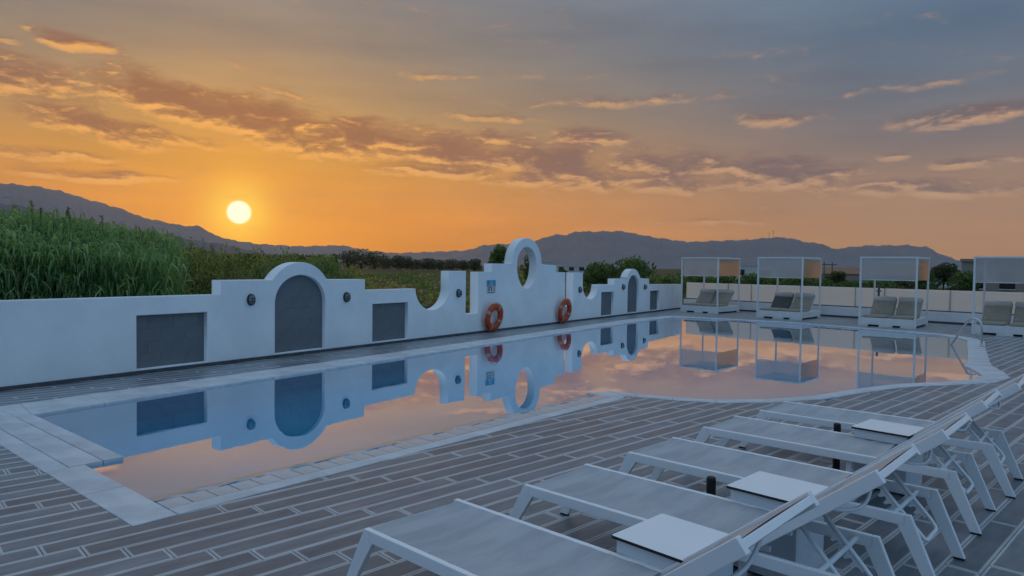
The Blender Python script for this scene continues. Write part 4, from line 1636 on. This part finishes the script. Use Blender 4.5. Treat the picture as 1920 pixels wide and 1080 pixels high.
tree('tree', dirpt(4.2, 75), 1.65 + 75 * math.tan(R(-.12)) + .5, 1.5, 'small round tree above the wall slit by the far life ring', 'tree', 132, ('leafC', 'farA'), 700, .16, .3, 7)
tree('tree', dirpt(7.2, 46), 1.65 + 46 * math.tan(R(.42)) + .5, 3.3, 'spiky green tree behind the far scallop of the wall', 'tree', 133, ('leafA', 'leafB', 'leafC'), 3400, .13, .12, 12, spiky=.8)
tree('tree', dirpt(9.9, 46), 1.65 + 46 * math.tan(R(.85)) + .5, 3.6, 'taller spiky green tree behind the far blind arch', 'tree', 134, ('leafA', 'leafB', 'leafC'), 4200, .13, .12, 13, spiky=.8)
tree('shrub', dirpt(12.9, 48), 1.65 + 48 * math.tan(R(-.45)) + .5, 3.0, 'round bright green bush before the first cabana', 'shrub', 135, ('reedB', 'leafB', 'leafC'), 1900, .14, .05, 9)
# hedge beyond the glass fence
HB = [(14.9, 50, -.42, 3.4), (17.0, 52, -.38, 3.6), (18.9, 50, -.25, 3.4), (20.7, 52, -.40, 3.6), (22.5, 50, -.35, 3.4), (24.0, 54, -.62, 3.0), (26.0, 54, -.75, 3.2), (27.8, 52, -.55, 3.2)]
HLAB = ['dark green bush behind the leftmost cabana', 'dark green bush behind the right of the leftmost cabana', 'bright topped bush in the gap between the first two cabanas', 'dense dark bush behind the second cabana', 'dense dark bush at the right of the second cabana',
        'low bush right of the second cabana', 'low light green bush left of the third cabana', 'low bush behind the third cabana']
for i, ((az, di, te, w_), lb) in enumerate(zip(HB, HLAB)):
    tree('hedge_bush', dirpt(az, di), 1.65 + di * math.tan(R(te)) + .5, w_, lb, 'bush', 150 + i, ('leafA', 'leafC', 'leafB', 'leafC'), 1700, .15, .05, 9, group='bushes beyond the glass fence')
tree('tree', dirpt(25.2, 75), 1.65 + 75 * math.tan(R(-.02)) + .5, 2.6, 'dark round tree between second and third cabanas', 'tree', 160, ('leafC', 'farB'), 1000, .2, .3, 8)
tree('tree', dirpt(31.9, 60), 1.65 + 60 * math.tan(R(.62)) + .5, 2.6, 'tall dark round-headed tree between the last two cabanas', 'tree', 161, ('leafC', 'farB'), 1900, .16, .45, 9)
tree('tree', dirpt(33.2, 56), 1.65 + 56 * math.tan(R(.05)) + .5, 2.8, 'green tree beside the rightmost cabana', 'tree', 162, ('leafA', 'leafC'), 1700, .15, .15, 9)
tree('tree', dirpt(30.7, 56), 1.65 + 56 * math.tan(R(-.05)) + .5, 2.4, 'dark green tree right of the third cabana', 'tree', 163, ('leafA', 'leafC'), 1500, .15, .15, 9)
tree('tree', dirpt(29.5, 58), 1.65 + 58 * math.tan(R(-.45)) + .5, 2.4, 'low dark tree seen through the third cabana', 'tree', 164, ('leafC', 'farB'), 1000, .15, .15, 8)


# ------------------------------------------------------------------ houses, cars and masts in the distance
def house(az, di, w_, dp, h, wallm, label, roof='flat', wins=3, rz=None, storeys=1):
    H_ = empty('house', dirpt(az, di), R(-az) if rz is None else rz)
    MB().box(-w_ / 2, w_ / 2, 0, dp, -.3, h).obj('wall', M[wallm], H_)
    if roof == 'flat':
        MB().box(-w_ / 2 - .12, w_ / 2 + .12, -.12, dp + .12, h, h + .22).obj('roof', M[wallm], H_)
    else:
        b = MB()
        rh = w_ * .16
        b.add([(-w_ / 2 - .3, -.3, h), (w_ / 2 + .3, -.3, h), (w_ / 2 + .3, dp + .3, h), (-w_ / 2 - .3, dp + .3, h), (-w_ / 2 - .3, dp / 2, h + rh), (w_ / 2 + .3, dp / 2, h + rh)],
              [(3, 2, 1, 0), (0, 1, 5, 4), (2, 3, 4, 5), (0, 4, 3), (1, 2, 5)])
        b.obj('roof', M['rooftile'], H_)
    for s_ in range(storeys):
        for i in range(wins):
            x = -w_ / 2 + w_ * (i + .5) / wins
            ww, z0 = w_ / wins * .5, .9 + s_ * 2.8
            if z0 + 1.1 > h:
                continue
            wn = MB().box(x - ww / 2, x + ww / 2, -.04, -.005, z0, z0 + 1.2).obj('window', M['pane'], H_)
            MB().box(x - ww / 2 - .06, x + ww / 2 + .06, -.1, -.042, z0 - .09, z0 - .02).obj('sill', M['housewhite'], wn)
    tag(H_, label, 'house')
    return H_


house(36.4, 66, 8, 8, 3.0, 'housetan', 'tan low house with dark windows behind the rightmost cabana', 'flat', 4)
house(19.0, 150, 10, 7, 2.9, 'housewhite', 'small white flat house above the hedge between first cabanas', 'flat', 2)
house(25.2, 150, 8, 7, 1.5, 'housetan', 'low pinkish house right of the second cabana', 'pitched', 3)
house(16.0, 170, 12, 8, 2.0, 'housewhite', 'pale low house half hidden behind the leftmost cabana', 'flat', 3)
house(5.3, 240, 14, 8, 2.4, 'housewhite', 'long pale shed far behind the wall pillar', 'flat', 4)
house(2.3, 200, 8, 6, 3.4, 'housewhite', 'white house seen through the oval wall opening', 'flat', 2)
house(29.0, 90, 7, 6, 1.6, 'housetan', 'small tan house seen through the third cabana', 'pitched', 2)
TW = [(-22.9, 620, .30), (-22.2, 640, .28), (-21.4, 600, .22), (-20.3, 620, .34), (-19.7, 650, .30), (-19.2, 610, .26), (-25.0, 700, .62)]
TWL = ['small white far house above the shrubs left of the sun', 'white far house just left below the sun', 'white far house straight below the sun', 'tall white far house right below the sun', 'white far house farther right of the sun', 'low white far house above the olive shrubs', 'white far house on the slope of the left hill']
for i, ((az, di, te), lb) in enumerate(zip(TW, TWL)):
    h = 1.65 + di * math.tan(R(te)) + .5
    house(az, di, 7 + 2 * (i % 3), 7, h, 'housewhite', lb, 'flat', 2, storeys=2)


def car(az, di, body, label, rz):
    C_ = empty('parked_car', dirpt(az, di, -.48), rz)
    pr = [(-2.1, .35), (-2.1, .75), (-1.9, .9), (-1.45, .95), (-.95, 1.42), (.75, 1.45), (1.35, .98), (2.0, .85), (2.1, .6), (2.1, .35)]
    b = MB()
    b.prism(pr, -.85, .85)
    b.v = [(x, z * (1 - .12 * max(0, (y - .9) / .55)), y) for x, y, z in b.v]
    b.obj('body', M[body], C_, bevel=.05)
    for sgn in (-1, 1):
        w_ = MB()
        w_.add([(-1.25, sgn * .842, .98), (1.1, sgn * .842, .98), (.66, sgn * .775, 1.36), (-.88, sgn * .775, 1.36)], [(0, 1, 2, 3)])
        w_.obj('side_window', M['pane'], C_)
        for x in (-1.3, 1.3):
            MB().tube([(x, sgn * .70, .32), (x, sgn * .87, .32)], .32, 16).obj('wheel', M['tyre'], C_)
    for x in (2.07,):
        for sgn in (-1, 1):
            MB().box(2.05, 2.12, sgn * .62 - .16, sgn * .62 + .16, .62, .74).obj('headlight', M['lampglass'], C_)
    tag(C_, label, 'car', 'cars parked beyond the fence')


car(32.0, 92, 'carwhite', 'white car parked under the trees between the last two cabanas', R(-30))
car(29.9, 95, 'carsilver', 'silver car seen through the third cabana', R(-25))
car(33.75, 88, 'carsilver', 'silver car beside the tan house at the right', R(-60))

for az, di, hh, lb in ((24.2, 120, 3.4, 'thin dark mast left of the pair right of the second cabana'), (24.75, 121, 3.4, 'thin dark mast right of the pair right of the second cabana')):
    P_ = empty('utility_pole', dirpt(az, di))
    MB().tube([(0, 0, 0), (0, 0, hh)], .09, 8).obj('pole', M['metaldark'], P_)
    MB().box(-.7, .7, -.05, .05, hh - .4, hh - .28).obj('cross_arm', M['metaldark'], P_)
    tag(P_, lb, 'utility pole')
for az, hh, lb in ((20.55, 34, 'tall thin mast on the ridge of the centre hill'), (20.25, 22, 'short thin mast on the ridge of the centre hill')):
    D_ = 3900
    P_ = empty('radio_mast', (D_ * math.sin(R(az)), D_ * math.cos(R(az)), D_ * math.tan(R(2.58))))
    MB().tube([(0, 0, -12), (0, 0, hh)], .9, 6).obj('pole', M['metaldark'], P_)
    MB().box(-3, 3, -.6, .6, hh * .7, hh * .7 + 1.5).obj('antenna', M['metaldark'], P_)
    tag(P_, lb, 'mast')

# ------------------------------------------------------------------ haze
hm = bpy.data.materials.new('haze')
hm.use_nodes = True
hm.node_tree.nodes.clear()
n = NT(hm.node_tree)
pv = n.node('ShaderNodeVolumePrincipled')
pv.inputs['Color'].default_value = (.84, .83, .88, 1)
pv.inputs['Density'].default_value = 6.0e-5
pv.inputs['Anisotropy'].default_value = .5
n.t.links.new(pv.outputs[0], n.node('ShaderNodeOutputMaterial').inputs['Volume'])
hb = MB().box(-5900, 5900, -5900, 5900, -3, 560).obj('haze', hm)
struct(hb, 'stuff')
